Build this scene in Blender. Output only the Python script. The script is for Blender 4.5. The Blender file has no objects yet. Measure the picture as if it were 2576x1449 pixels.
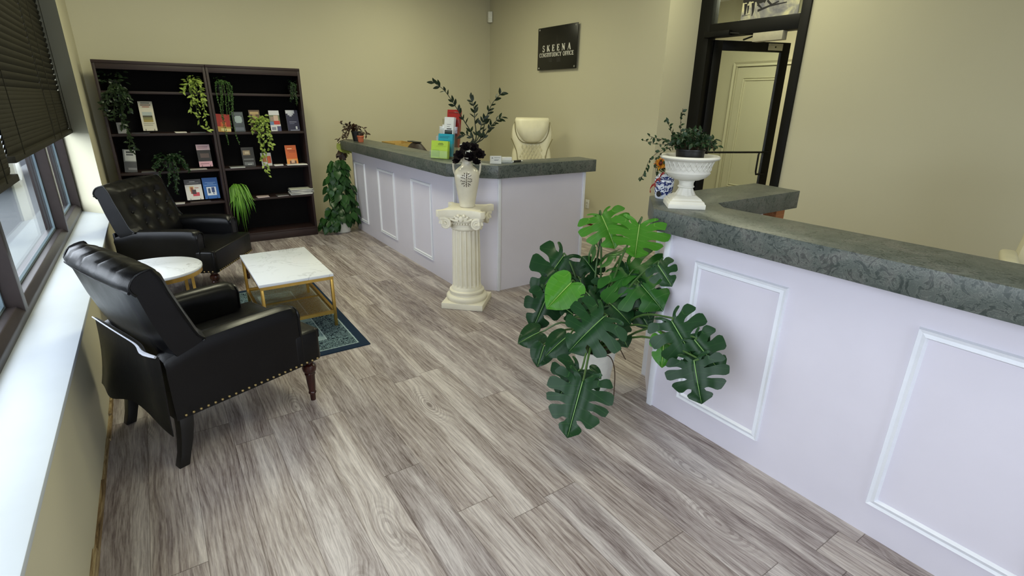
import bpy, bmesh, math, random
from mathutils import Vector, Matrix
PI = math.pi
SC = bpy.context.scene
COL = SC.collection
H = 1.53                                   # eye height of the photographer
FPX = 1294.97                              # focal length in pixels of a 2576 px wide frame
M = ((0.8281, -0.5603, 0.0151), (-0.1784, -0.2890, -0.9406), (0.5314, 0.7762, -0.3393))
EYE = Vector((0, 0, H))

# ---------------------------------------------------------------- measuring helpers (photo pixel -> place in the room)
def ray(px, py):
    a, b = (px - 1288) / FPX, (py - 724.5) / FPX
    return Vector([M[0][i] * a + M[1][i] * b + M[2][i] for i in range(3)])
def on_z(px, py, z): d = ray(px, py); return EYE + d * ((z - H) / d.z)
def on_y(px, py, y): d = ray(px, py); return EYE + d * (y / d.y)
def on_x(px, py, x): d = ray(px, py); return EYE + d * (x / d.x)
def at_d(px, py, r): return EYE + ray(px, py).normalized() * r
def at_xy(px, py, x, y):
    d = ray(px, py); s = math.hypot(x, y) / math.hypot(d.x, d.y); return EYE + d * s

# ---------------------------------------------------------------- materials
def srgb(r, g, b):
    f = lambda c: c / 12.92 if c <= 0.04045 else ((c + 0.055) / 1.055) ** 2.4
    return (f(r / 255), f(g / 255), f(b / 255), 1)
class NT:
    def __init__(s, name):
        s.m = bpy.data.materials.new(name); s.m.use_nodes = True
        s.t = s.m.node_tree; s.b = s.t.nodes['Principled BSDF']; s.out = s.t.nodes['Material Output']
    def n(s, typ, **kw):
        nd = s.t.nodes.new(typ)
        for k, v in kw.items():
            if k in nd.inputs.keys(): nd.inputs[k].default_value = v
            else: setattr(nd, k, v)
        return nd
    def l(s, a, b): s.t.links.new(a, b)
    def math(s, op, a, b=None, c=None):
        nd = s.t.nodes.new('ShaderNodeMath'); nd.operation = op
        for i, v in enumerate((a, b, c)):
            if v is None: continue
            if isinstance(v, (int, float)): nd.inputs[i].default_value = v
            else: s.l(v, nd.inputs[i])
        return nd.outputs[0]
    def ramp(s, fac, stops):
        nd = s.t.nodes.new('ShaderNodeValToRGB'); e = nd.color_ramp.elements
        while len(e) < len(stops): e.new(0.5)
        for x, (p, c) in zip(e, stops): x.position = p; x.color = c
        s.l(fac, nd.inputs[0]); return nd.outputs[0]
    def mix(s, fac, a, b, mode='MIX'):
        nd = s.t.nodes.new('ShaderNodeMix'); nd.data_type = 'RGBA'; nd.blend_type = mode
        for i, v in ((0, fac), (6, a), (7, b)):
            if isinstance(v, (int, float, tuple)): nd.inputs[i].default_value = v
            else: s.l(v, nd.inputs[i])
        return nd.outputs[2]
    def coord(s, which='Object', scale=(1, 1, 1)):
        tc = s.n('ShaderNodeTexCoord'); mp = s.n('ShaderNodeMapping'); mp.inputs['Scale'].default_value = scale
        s.l(tc.outputs[which], mp.inputs['Vector']); return mp.outputs[0]
    def noise(s, vec, scale, detail=4, rough=0.55, dist=0):
        nd = s.n('ShaderNodeTexNoise'); nd.inputs['Scale'].default_value = scale; nd.inputs['Detail'].default_value = detail
        nd.inputs['Roughness'].default_value = rough; nd.inputs['Distortion'].default_value = dist
        s.l(vec, nd.inputs['Vector']); return nd.outputs['Fac']
    def bump(s, hgt, strength=0.2, dist=0.01):
        nd = s.n('ShaderNodeBump'); nd.inputs['Strength'].default_value = strength; nd.inputs['Distance'].default_value = dist
        s.l(hgt, nd.inputs['Height']); s.l(nd.outputs[0], s.b.inputs['Normal'])
    def set(s, color=None, rough=None, metal=None, spec=None):
        if color is not None:
            if isinstance(color, tuple): s.b.inputs['Base Color'].default_value = color
            else: s.l(color, s.b.inputs['Base Color'])
        if rough is not None:
            if isinstance(rough, (int, float)): s.b.inputs['Roughness'].default_value = rough
            else: s.l(rough, s.b.inputs['Roughness'])
        if metal is not None: s.b.inputs['Metallic'].default_value = metal
        if spec is not None: s.b.inputs['Specular IOR Level'].default_value = spec
        return s
MATS = {}
def plain(key, rgb, rough=0.5, metal=0, spec=0.5, var=0.06, scale=30, bump=0.0):
    """procedural paint / plastic / fabric: a base colour with a faint mottling of its own"""
    if key in MATS: return MATS[key]
    t = NT(key); c = srgb(*rgb); v = t.noise(t.coord('Object'), scale, 3)
    lo = tuple(x * (1 - var) for x in c[:3]) + (1,); hi = tuple(min(1, x * (1 + var)) for x in c[:3]) + (1,)
    t.set(t.ramp(v, [(0.3, lo), (0.7, hi)]), rough, metal, spec)
    if bump: t.bump(v, bump, 0.004)
    MATS[key] = t.m; return t.m

def m_wall():
    t = NT('wall_paint'); v = t.coord('Object'); n = t.noise(v, 1.2, 2); f = t.noise(v, 220, 3)
    t.set(t.mix(n, srgb(194, 189, 163), srgb(199, 194, 169)), 0.6, spec=0.3); t.bump(f, 0.06, 0.002); return t.m
def m_floor():
    t = NT('vinyl_plank'); v = t.coord('Object'); sp = t.n('ShaderNodeSeparateXYZ'); t.l(v, sp.inputs[0])
    X, Y = sp.outputs[0], sp.outputs[1]; W, L = 0.168, 1.22
    xr = t.math('DIVIDE', t.math('ADD', X, 5.0 - 0.035), W); row = t.math('FLOOR', xr); fx = t.math('FRACT', xr)
    wn = t.n('ShaderNodeTexWhiteNoise'); wn.noise_dimensions = '1D'; t.l(row, wn.inputs['W'])
    yr = t.math('DIVIDE', t.math('ADD', t.math('ADD', Y, 20.0), t.math('MULTIPLY', wn.outputs['Value'], L)), L)
    pl = t.math('FLOOR', yr); fy = t.math('FRACT', yr)
    w2 = t.n('ShaderNodeTexWhiteNoise'); w2.noise_dimensions = '2D'; cb = t.n('ShaderNodeCombineXYZ')
    t.l(row, cb.inputs[0]); t.l(pl, cb.inputs[1]); t.l(cb.outputs[0], w2.inputs['Vector']); rnd = w2.outputs['Value']
    # grain space: shifted for each plank
    g = t.n('ShaderNodeCombineXYZ'); t.l(t.math('ADD', X, t.math('MULTIPLY', rnd, 37.0)), g.inputs[0])
    t.l(t.math('ADD', Y, t.math('MULTIPLY', rnd, 91.0)), g.inputs[1]); t.l(t.math('MULTIPLY', rnd, 7.0), g.inputs[2])
    def strip(sx, sy, src=None):
        mp = t.n('ShaderNodeMapping'); mp.inputs['Scale'].default_value = (sx, sy, 1); t.l((src or g).outputs[0], mp.inputs['Vector']); return mp.outputs[0]
    # knots: stretched cells whose centres bend the grain around them
    kv = t.n('ShaderNodeTexVoronoi'); kv.inputs['Scale'].default_value = 1.0; t.l(strip(4.2, 1.5), kv.inputs['Vector'])
    kd = kv.outputs['Distance']; ks = t.n('ShaderNodeSeparateColor'); t.l(kv.outputs['Color'], ks.inputs[0]); kon = t.math('GREATER_THAN', ks.outputs[0], 0.5)
    kmask = t.math('MULTIPLY', kon, t.ramp(kd, [(0.0, (1, 1, 1, 1)), (0.34, (0, 0, 0, 1))]))
    wob = t.math('SUBTRACT', t.noise(strip(5, 1.5), 1.0, 2, 0.5), 0.5); sw = t.n('ShaderNodeSeparateXYZ'); t.l(g.outputs[0], sw.inputs[0])
    g2 = t.n('ShaderNodeCombineXYZ'); t.l(t.math('ADD', sw.outputs[0], t.math('ADD', t.math('MULTIPLY', wob, 0.06), t.math('MULTIPLY', kmask, 0.05))), g2.inputs[0]); t.l(sw.outputs[1], g2.inputs[1]); t.l(sw.outputs[2], g2.inputs[2])
    broad = t.noise(strip(10, 0.85, g2), 1.0, 2.5, 0.5, 0.5)      # wide light and dark streaks
    mid = t.noise(strip(30, 2.4, g2), 1.0, 5, 0.65, 0.8)
    fine = t.noise(strip(190, 9, g2), 1.0, 4, 0.7, 0.3)
    wv = t.n('ShaderNodeTexWave'); wv.wave_type = 'RINGS'; wv.rings_direction = 'Z'
    wv.inputs['Scale'].default_value = 1.0; wv.inputs['Distortion'].default_value = 9; wv.inputs['Detail'].default_value = 3; wv.inputs['Detail Scale'].default_value = 0.9
    t.l(strip(14, 1.6, g2), wv.inputs['Vector'])
    col = t.ramp(broad, [(0.34, srgb(112, 101, 100)), (0.46, srgb(143, 133, 131)), (0.54, srgb(166, 157, 154)), (0.61, srgb(214, 207, 203))])
    col = t.mix(0.38, col, t.ramp(mid, [(0.36, srgb(92, 81, 80)), (0.5, srgb(156, 147, 144)), (0.62, srgb(212, 205, 200))]))
    col = t.mix(0.4, col, t.ramp(fine, [(0.36, srgb(80, 70, 69)), (0.6, srgb(194, 186, 182))]))
    col = t.mix(t.math('MULTIPLY', t.math('GREATER_THAN', rnd, 0.55), 0.22), col, t.ramp(wv.outputs['Fac'], [(0.1, srgb(88, 76, 70)), (0.5, srgb(168, 158, 148))]))
    rings = t.math('FRACT', t.math('MULTIPLY', t.math('ADD', kd, t.math('MULTIPLY', wob, 0.12)), 26.0))
    col = t.mix(t.math('MULTIPLY', kmask, t.math('MULTIPLY', t.math('LESS_THAN', rings, 0.45), 0.55)), col, srgb(98, 88, 87))
    col = t.mix(t.math('MULTIPLY', kon, t.ramp(kd, [(0.02, (0.8, 0.8, 0.8, 1)), (0.09, (0, 0, 0, 1))])), col, srgb(82, 72, 70))
    col = t.mix(1.0, col, t.ramp(rnd, [(0.0, (0.84, 0.835, 0.85, 1)), (0.5, (0.96, 0.955, 0.965, 1)), (1.0, (1.1, 1.1, 1.1, 1))]), 'MULTIPLY')
    ex = t.math('MINIMUM', fx, t.math('SUBTRACT', 1.0, fx)); ey = t.math('MINIMUM', fy, t.math('SUBTRACT', 1.0, fy))
    seam = t.math('MAXIMUM', t.math('LESS_THAN', ex, 0.006), t.math('LESS_THAN', ey, 0.0012))
    col = t.mix(t.math('MULTIPLY', seam, 0.55), col, srgb(62, 54, 50))
    bc = t.n('ShaderNodeBrightContrast'); bc.inputs['Bright'].default_value = 0.004; bc.inputs['Contrast'].default_value = 0.13; t.l(col, bc.inputs['Color']); col = bc.outputs[0]
    t.set(col, t.math('ADD', 0.34, t.math('MULTIPLY', fine, 0.2)), spec=0.4); t.bump(t.math('SUBTRACT', fine, t.math('MULTIPLY', seam, 1.5)), 0.08, 0.002)
    return t.m
def m_laminate():
    t = NT('green_slate_laminate'); v = t.coord('Object')
    a = t.noise(v, 7, 5, 0.6, 1.0); b = t.noise(v, 20, 7, 0.68, 2.8)
    rid = t.math('ABSOLUTE', t.math('SUBTRACT', b, 0.5)); vein = t.ramp(rid, [(0.0, (1, 1, 1, 1)), (0.035, (0, 0, 0, 1))])
    col = t.ramp(a, [(0.36, srgb(40, 50, 47)), (0.5, srgb(62, 70, 67)), (0.62, srgb(86, 84, 82))])
    col = t.mix(0.5, col, t.ramp(b, [(0.36, srgb(34, 44, 42)), (0.62, srgb(100, 106, 101))]))
    col = t.mix(t.math('MULTIPLY', vein, t.math('MULTIPLY', a, 0.7)), col, srgb(146, 150, 143))
    t.set(col, 0.38, spec=0.45); return t.m
def m_leather():
    t = NT('black_leather'); v = t.coord('Object'); c = t.n('ShaderNodeTexVoronoi'); c.inputs['Scale'].default_value = 260; t.l(v, c.inputs['Vector'])
    n = t.noise(v, 9, 4); t.set(t.mix(n, srgb(5, 5, 7), srgb(10, 10, 12)), t.math('ADD', 0.26, t.math('MULTIPLY', n, 0.16)), spec=0.28)
    h = t.math('ADD', t.math('MULTIPLY', c.outputs['Distance'], 0.12), t.math('MULTIPLY', n, 1.0)); t.bump(h, 0.14, 0.01); return t.m
def m_marble():
    t = NT('white_marble'); v = t.coord('Object'); n = t.noise(v, 3.2, 6, 0.55, 1.6); k = t.noise(v, 1.3, 2)
    r = t.math('ABSOLUTE', t.math('SUBTRACT', n, 0.5)); vein = t.ramp(r, [(0.0, (1, 1, 1, 1)), (0.02, (0, 0, 0, 1))])
    f = t.math('MULTIPLY', vein, t.ramp(k, [(0.42, (0, 0, 0, 1)), (0.62, (1, 1, 1, 1))]))
    t.set(t.mix(t.math('MULTIPLY', f, 0.75), srgb(226, 230, 238), srgb(150, 153, 160)), 0.22); return t.m
def m_wood(key, dark, light, rough=0.45, sc=(3, 60, 60)):
    t = NT(key); n = t.noise(t.coord('Object', sc), 1.0, 4, 0.6, 0.5); t.set(t.ramp(n, [(0.3, srgb(*dark)), (0.7, srgb(*light))]), rough); return t.m
def m_glass():
    t = NT('window_glass'); tr = t.n('ShaderNodeBsdfTransparent'); tr.inputs[0].default_value = (0.93, 0.96, 0.95, 1)
    gl = t.n('ShaderNodeBsdfGlossy'); gl.inputs['Roughness'].default_value = 0.02
    g = t.n('ShaderNodeNewGeometry'); dt = t.n('ShaderNodeVectorMath'); dt.operation = 'DOT_PRODUCT'; t.l(g.outputs['Normal'], dt.inputs[0]); t.l(g.outputs['Incoming'], dt.inputs[1])
    fac = t.math('ADD', t.math('MULTIPLY', t.math('POWER', t.math('SUBTRACT', 1.0, t.math('ABSOLUTE', dt.outputs['Value'])), 5.0), 0.6), 0.03); mx = t.n('ShaderNodeMixShader')
    t.l(fac, mx.inputs[0]); t.l(tr.outputs[0], mx.inputs[1]); t.l(gl.outputs[0], mx.inputs[2]); t.l(mx.outputs[0], t.out.inputs['Surface']); return t.m
def m_acrylic():
    t = NT('clear_acrylic'); tr = t.n('ShaderNodeBsdfTransparent'); tr.inputs[0].default_value = (0.95, 0.96, 0.95, 1)
    gl = t.n('ShaderNodeBsdfGlossy'); gl.inputs['Roughness'].default_value = 0.05; mx = t.n('ShaderNodeMixShader'); mx.inputs[0].default_value = 0.08
    t.l(tr.outputs[0], mx.inputs[1]); t.l(gl.outputs[0], mx.inputs[2]); t.l(mx.outputs[0], t.out.inputs['Surface']); return t.m
def m_mesh():
    t = NT('gold_wire_mesh'); v = t.coord('Object'); sp = t.n('ShaderNodeSeparateXYZ'); t.l(v, sp.inputs[0])
    f = lambda o: t.math('LESS_THAN', t.math('FRACT', t.math('MULTIPLY', o, 160)), 0.17)
    al = t.math('MAXIMUM', f(sp.outputs[0]), f(sp.outputs[1])); t.set(srgb(196, 164, 84), 0.35, 0.85); t.l(al, t.b.inputs['Alpha']); return t.m
def m_leaf(key, c1, c2, rough=0.4, spec=0.25, uvvein=None):
    t = NT(key); g = t.n('ShaderNodeNewGeometry'); n = t.noise(t.coord('Object'), 25, 3)
    f = t.math('ADD', t.math('MULTIPLY', g.outputs['Random Per Island'], 0.7), t.math('MULTIPLY', n, 0.3))
    col = t.mix(f, srgb(*c1), srgb(*c2))
    if uvvein:
        uv = t.n('ShaderNodeUVMap'); sp = t.n('ShaderNodeSeparateXYZ'); t.l(uv.outputs[0], sp.inputs[0])
        ven = t.math('LESS_THAN', t.math('ABSOLUTE', t.math('SUBTRACT', t.math('FRACT', t.math('MULTIPLY', sp.outputs[0], 6.0)), 0.5)), 0.02)
        col = t.mix(t.math('MULTIPLY', ven, 0.22), col, srgb(*uvvein))
    t.set(col, rough, spec=spec)
    t.b.inputs['Subsurface Weight'].default_value = 0.0
    MATS[key] = t.m; return t.m
def m_rug():
    t = NT('persian_rug_pile'); v = t.coord('Object'); sp = t.n('ShaderNodeSeparateXYZ'); t.l(v, sp.inputs[0])
    hx, hy = 0.35, 0.77
    e = t.math('MINIMUM', t.math('SUBTRACT', hx, t.math('ABSOLUTE', sp.outputs[0])), t.math('SUBTRACT', hy, t.math('ABSOLUTE', sp.outputs[1])))
    n = t.noise(v, 24, 5, 0.6, 3.2); k = t.noise(v, 6, 4, 0.6, 1.2); r = t.math('ABSOLUTE', t.math('SUBTRACT', n, 0.5))
    orn = t.ramp(r, [(0.02, (1, 1, 1, 1)), (0.06, (0, 0, 0, 1))])
    bcol = t.mix(orn, srgb(18, 30, 40), srgb(112, 134, 138))
    fcol = t.mix(t.ramp(k, [(0.45, (0, 0, 0, 1)), (0.6, (1, 1, 1, 1))]), t.mix(orn, srgb(30, 52, 64), srgb(104, 130, 136)), srgb(130, 152, 152))
    col = t.mix(t.math('LESS_THAN', e, 0.225), fcol, bcol)
    for p in (0.062, 0.225): col = t.mix(t.math('LESS_THAN', t.math('ABSOLUTE', t.math('SUBTRACT', e, p)), 0.0035), col, srgb(150, 168, 170))
    col = t.mix(t.math('LESS_THAN', e, 0.055), col, srgb(30, 44, 62))
    t.set(col, 0.95, spec=0.1); t.bump(t.noise(v, 400, 2), 0.3, 0.003); return t.m
def m_plaster(key, c1, c2, sc=14):
    t = NT(key); v = t.coord('Object'); n = t.noise(v, sc, 5); d = t.noise(v, 60, 4)
    t.set(t.mix(n, srgb(*c1), srgb(*c2)), 0.55, spec=0.35); t.bump(d, 0.12, 0.003); return t.m
def m_torn(key, cols, sc):
    t = NT(key); n = t.noise(t.coord('Object', sc), 1.0, 5, 0.7, 0.5)
    t.set(t.ramp(n, [(0.3 + 0.45 * i / (len(cols) - 1), srgb(*c)) for i, c in enumerate(cols)]), 0.8, spec=0.2); return t.m
def m_bluewhite():
    t = NT('blue_white_porcelain'); v = t.coord('Object'); n = t.noise(v, 34, 3, 0.5, 2.5); sp = t.n('ShaderNodeSeparateXYZ'); t.l(v, sp.inputs[0])
    f = t.ramp(n, [(0.47, (0, 0, 0, 1)), (0.52, (1, 1, 1, 1))]); z = sp.outputs[2]
    band = t.math('MULTIPLY', t.math('GREATER_THAN', z, 0.02), t.math('LESS_THAN', z, 0.118))
    ring = t.math('MULTIPLY', t.math('GREATER_THAN', z, 0.1), t.math('LESS_THAN', z, 0.104))
    t.set(t.mix(t.math('MAXIMUM', t.math('MULTIPLY', f, band), ring), srgb(225, 230, 240), srgb(30, 45, 110)), 0.15); return t.m

WALL = m_wall(); FLOOR = m_floor(); LAM = m_laminate(); LEATHER = m_leather(); MARBLE = m_marble(); GLASS = m_glass(); ACRYL = m_acrylic()
WHITE = plain('white_panel_paint', (210, 206, 218), 0.42, var=0.02, scale=4)
TRIMW = plain('white_trim_paint', (220, 222, 230), 0.4, var=0.02)
SILLW = plain('white_sill_paint', (188, 194, 199), 0.5, var=0.02, scale=6)
CEIL = plain('ceiling_white', (226, 225, 218), 0.9, var=0.02)
BRONZE = plain('dark_bronze_aluminium', (58, 50, 49), 0.4, 0.3)
BLACKMET = plain('black_aluminium', (11, 11, 10), 0.45, 0.0, spec=0.25)
BLIND = plain('dark_olive_vinyl', (46, 44, 35), 0.75, spec=.15, var=0.1, scale=60)
GOLD = plain('brushed_gold', (190, 155, 80), 0.33, 0.9)
BRASS = plain('aged_brass', (170, 150, 105), 0.35, 0.9)
ESPRESSO = m_wood('espresso_wood', (27, 14, 13), (42, 22, 20), 0.55)
BACKING = plain('dark_back_board', (12, 10, 11), 0.85, spec=0.2)
MAHOG = m_wood('mahogany', (32, 12, 10), (58, 24, 18), 0.25, (60, 60, 4))
EBONY = plain('ebony_leg', (14, 13, 13), 0.4)
CREAM = m_plaster('cream_cast_stone', (214, 208, 188), (230, 224, 207))
STONEW = m_plaster('white_cast_stone', (214, 211, 200), (226, 223, 213))
GLAZE = plain('cream_glaze', (204, 198, 180), 0.2, var=0.05, scale=18)
IVORY = plain('ivory_leather', (216, 210, 182), 0.4, var=0.04, scale=12, bump=0.1)
PLASTW = plain('white_plastic', (228, 228, 220), 0.4)
PLASTB = plain('black_plastic', (18, 18, 19), 0.45)
PAPER = plain('white_paper', (225, 224, 218), 0.7, var=0.03)
INK = plain('black_ink', (14, 14, 16), 0.6)
STEEL = plain('brushed_steel', (190, 190, 186), 0.3, 0.9)
SOIL = plain('potting_soil', (40, 30, 22), 0.95, var=0.4, scale=120, bump=0.6)

# ---------------------------------------------------------------- mesh helpers
def new(): return bmesh.new()
def box(bm, x0, x1, y0, y1, z0, z1):
    vs = [bm.verts.new(p) for p in ((x0, y0, z0), (x1, y0, z0), (x1, y1, z0), (x0, y1, z0), (x0, y0, z1), (x1, y0, z1), (x1, y1, z1), (x0, y1, z1))]
    fs = [bm.faces.new([vs[i] for i in f]) for f in ((3, 2, 1, 0), (4, 5, 6, 7), (0, 1, 5, 4), (1, 2, 6, 5), (2, 3, 7, 6), (3, 0, 4, 7))]
    return fs
def prism(bm, poly, z0, z1, fn=None):
    """poly in (x,y) counter-clockwise, extruded z0..z1; fn maps (x,y,z) to another frame"""
    fn = fn or (lambda x, y, z: (x, y, z))
    a = [bm.verts.new(fn(x, y, z0)) for x, y in poly]; b = [bm.verts.new(fn(x, y, z1)) for x, y in poly]; n = len(poly)
    bm.faces.new(a[::-1]); bm.faces.new(b)
    for i in range(n): bm.faces.new((a[i], a[(i + 1) % n], b[(i + 1) % n], b[i]))
def lathe(bm, prof, seg=24, c=(0, 0, 0), fn=None, cap=True):
    rings = []
    for r, z in prof:
        rings.append([bm.verts.new((c[0] + r * math.cos(2 * PI * i / seg), c[1] + r * math.sin(2 * PI * i / seg), c[2] + z)) if not fn else
                      bm.verts.new(fn(r, z, 2 * PI * i / seg)) for i in range(seg)])
    for a, b in zip(rings, rings[1:]):
        for i in range(seg): bm.faces.new((a[i], a[(i + 1) % seg], b[(i + 1) % seg], b[i]))
    if cap: bm.faces.new(rings[0][::-1]); bm.faces.new(rings[-1])
def tube(bm, pts, rad, seg=8, cap=True):
    pts = [Vector(p) for p in pts]; n = len(pts); rs = rad if isinstance(rad, (list, tuple)) else [rad] * n
    up = None; rings = []
    for i, p in enumerate(pts):
        t = (pts[min(i + 1, n - 1)] - pts[max(i - 1, 0)]).normalized()
        if up is None: up = t.orthogonal().normalized()
        s = t.cross(up)
        if s.length < 1e-6: s = t.orthogonal()
        s.normalize(); up = s.cross(t).normalized()
        rings.append([bm.verts.new(p + (s * math.cos(2 * PI * k / seg) + up * math.sin(2 * PI * k / seg)) * rs[i]) for k in range(seg)])
    for a, b in zip(rings, rings[1:]):
        for k in range(seg): bm.faces.new((a[k], a[(k + 1) % seg], b[(k + 1) % seg], b[k]))
    if cap: bm.faces.new(rings[0][::-1]); bm.faces.new(rings[-1])
def ball(bm, c, r, u=10, v=8, sz=(1, 1, 1)):
    bmesh.ops.create_uvsphere(bm, u_segments=u, v_segments=v, radius=1, matrix=Matrix.Translation(c) @ Matrix.Diagonal((r * sz[0], r * sz[1], r * sz[2], 1)))
def spline(pts, n):
    """Catmull-Rom through pts, n samples"""
    P = [Vector(p) for p in pts]; P = [P[0] * 2 - P[1]] + P + [P[-1] * 2 - P[-2]]; k = len(P) - 3; out = []
    for i in range(n):
        u = i / (n - 1) * k; j = min(int(u), k - 1); t = u - j; a, b, c, d = P[j:j + 4]
        out.append(0.5 * ((2 * b) + (c - a) * t + (2 * a - 5 * b + 4 * c - d) * t * t + (3 * b - a - 3 * c + d) * t ** 3))
    return out
def obj(name, bm, mats, parent=None, loc=(0, 0, 0), rotz=0, angle=32, bevel=0, sub=0, seg=2, kind=None):
    bmesh.ops.recalc_face_normals(bm, faces=bm.faces)
    if bevel: bmesh.ops.bevel(bm, geom=[e for e in bm.edges if len(e.link_faces) == 2 and e.calc_face_angle(0) > 0.6], offset=bevel, segments=seg, profile=0.5, affect='EDGES', clamp_overlap=True)
    lim = math.radians(angle)
    for f in bm.faces: f.smooth = True
    for e in bm.edges: e.smooth = not (len(e.link_faces) == 2 and e.calc_face_angle(0) > lim)
    me = bpy.data.meshes.new(name); bm.to_mesh(me); bm.free()
    for m in (mats if isinstance(mats, (list, tuple)) else [mats]): me.materials.append(m)
    o = bpy.data.objects.new(name, me); COL.objects.link(o); o.location = loc; o.rotation_euler = (0, 0, rotz)
    if parent: o.parent = parent
    if sub:
        md = o.modifiers.new('Subdivision', 'SUBSURF'); md.levels = sub; md.render_levels = sub
    if kind: o['kind'] = kind
    return o
def tag(o, label, cat, group=None):
    o['label'] = label; o['category'] = cat
    if group: o['group'] = group
    return o
def thing(name, label, cat, loc=(0, 0, 0), rotz=0, group=None, mat=None, kind=None):
    o = bpy.data.objects.new(name, None); COL.objects.link(o); o.empty_display_size = 0.1
    if mat: o.matrix_world = mat
    else: o.location = loc; o.rotation_euler = (0, 0, rotz)
    if kind: o['kind'] = kind
    else: tag(o, label, cat, group)
    return o
def dup(root, loc, rotz, label):
    r = root.copy(); COL.objects.link(r); r.location = loc; r.rotation_euler = (0, 0, rotz); r['label'] = label
    for ch in list(root.children):
        c = ch.copy(); COL.objects.link(c); c.parent = r
        for g in ch.children:
            d = g.copy(); COL.objects.link(d); d.parent = c
    return r
def bmesh_box(*a):
    bm = new(); box(bm, *a); return bm
def frame_rect(bm, u0, u1, v0, v1, w, d0, d1, fn):
    """mitred picture-frame moulding in a (u,v) plane, depth d0..d1, drawn through fn(u,v,d)"""
    for a, b, c, d in (((u0, v0), (u1, v0), (u1 - w, v0 + w), (u0 + w, v0 + w)), ((u1, v0), (u1, v1), (u1 - w, v1 - w), (u1 - w, v0 + w)),
                       ((u1, v1), (u0, v1), (u0 + w, v1 - w), (u1 - w, v1 - w)), ((u0, v1), (u0, v0), (u0 + w, v0 + w), (u0 + w, v1 - w))):
        o1 = [bm.verts.new(fn(p[0], p[1], d0)) for p in (a, b, c, d)]
        mid = lambda p, q, s: (p[0] + (q[0] - p[0]) * s, p[1] + (q[1] - p[1]) * s)
        m1 = [bm.verts.new(fn(*mid(p, q, s), dd)) for p, q, s, dd in ((a, d, .12, d1), (b, c, .12, d1), (b, c, .45, d1 * .7), (a, d, .45, d1 * .7), (b, c, .8, d1), (a, d, .8, d1))]
        for f in ((o1[0], o1[1], m1[1], m1[0]), (m1[0], m1[1], m1[2], m1[3]), (m1[3], m1[2], m1[4], m1[5]), (m1[5], m1[4], o1[2], o1[3])): bm.faces.new(f)

# ---------------------------------------------------------------- light levels
SKY = 6.4
EXPO = 0.0
TROFF = ((3.1, 5.7, 26), (.9, 4.6, 45), (4.35, 3.1, 19), (3.6, .8, 4), (1.5, 1.3, 19), (6.6, 4.0, 54))
# ================================================================ CAMERA
cd = bpy.data.cameras.new('camera'); cam = bpy.data.objects.new('camera', cd); COL.objects.link(cam)
cd.sensor_fit = 'HORIZONTAL'; cd.sensor_width = 36; cd.lens = FPX / 2576 * 36; cd.clip_start = 0.02
R3 = Matrix([(M[0][i], -M[1][i], -M[2][i]) for i in range(3)])
cam.matrix_world = Matrix.Translation(EYE) @ R3.to_4x4(); SC.camera = cam

# ================================================================ ROOM SHELL
XL, XS, XD, ZC, YF = -0.42, 4.68, 5.20, 3.10, -2.6       # window wall, sign wall, door wall, ceiling, wall behind the camera
YJ = 4.04                                                  # where the sign wall steps back to the door wall
YB0, YB1 = 6.76, 7.56                                      # back wall (runs slightly askew)
def structure(name, bm, mat, **k): return obj(name, bm, mat, kind='structure', **k)
bm = new(); box(bm, -0.8, 8.2, YF - .1, 7.8, -0.1, 0); structure('floor', bm, FLOOR)
bm = new(); box(bm, -0.9, 8.2, YF - .1, 8.0, ZC, ZC + .1); structure('ceiling', bm, CEIL)
ZS, ZW = 0.531, 2.72                                       # sill height, window head
bm = new(); box(bm, -0.78, XL, YF, 6.2, 0, ZS - .022); box(bm, -0.78, XL, YF, 6.2, ZW, ZC)
prism(bm, [(-0.64, 6.1), (XL, 5.8), (XL, YB0), (-0.78, YB0), (-0.78, 6.1)], ZS - .022, ZW); box(bm, -0.78, XL, 6.2, YB0, 0, ZS - .022); box(bm, -0.78, XL, 6.2, YB0, ZW, ZC); box(bm, -0.78, XL, YF, -.52, ZS - .022, ZW)  # last box: unseen wall pier, added behind the eye to cut daylight
structure('wall_left', bm, WALL)
bm = new(); prism(bm, [(-0.8, YB0 - .06), (XS + .1, YB1 + .014), (XS + .1, YB1 + .12), (-0.8, YB0 + .06)], 0, ZC); structure('wall_back', bm, WALL)
bm = new(); prism(bm, [(XS, YJ), (XD + .12, YJ), (XD + .12, YJ + .12), (XS + .12, YJ + .12), (XS + .12, 7.6), (XS, 7.6)], 0, ZC); structure('wall_right_bay', bm, WALL)
DY0, DY1, DZ = 2.84, 4.04, 2.95                            # door opening
bm = new(); box(bm, XD, XD + .12, YF, DY0, 0, ZC); box(bm, XD, XD + .12, DY0, DY1, DZ, ZC); structure('wall_right', bm, WALL)
bm = new(); box(bm, XL - .3, XD + .1, YF - .12, YF, 0, .5); box(bm, XL - .3, XD + .1, YF - .12, YF, 2.7, ZC)
for a, b in ((XL - .3, 0.1), (2.45, XD + .1)): box(bm, a, b, YF - .12, YF, .5, 2.7)
structure('wall_front', bm, WALL)
# room beyond the glass door
bm = new(); box(bm, 8.0, 8.1, 1.2, 7.8, 0, ZC); box(bm, XD + .1, 8.1, 7.0, 7.1, 0, ZC); box(bm, XD + .1, 8.1, 1.2, 1.3, 0, ZC)
structure('wall_hall', bm, WALL)
d2 = thing('door_2', '', '', kind='structure'); bm = new(); fn = lambda u, v, d: (8.0 - d, u, v)
box(bm, 7.96, 8.0, 4.45, 5.35, 0, 2.1); obj('door_panel', bm, WALL, d2)
bm = new(); frame_rect(bm, 4.56, 5.24, .25, 1.95, .05, .04, .055, fn); frame_rect(bm, 4.36, 5.44, -.05, 2.19, .09, .0, .06, fn); obj('door_moulding', bm, WALL, d2)
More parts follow.
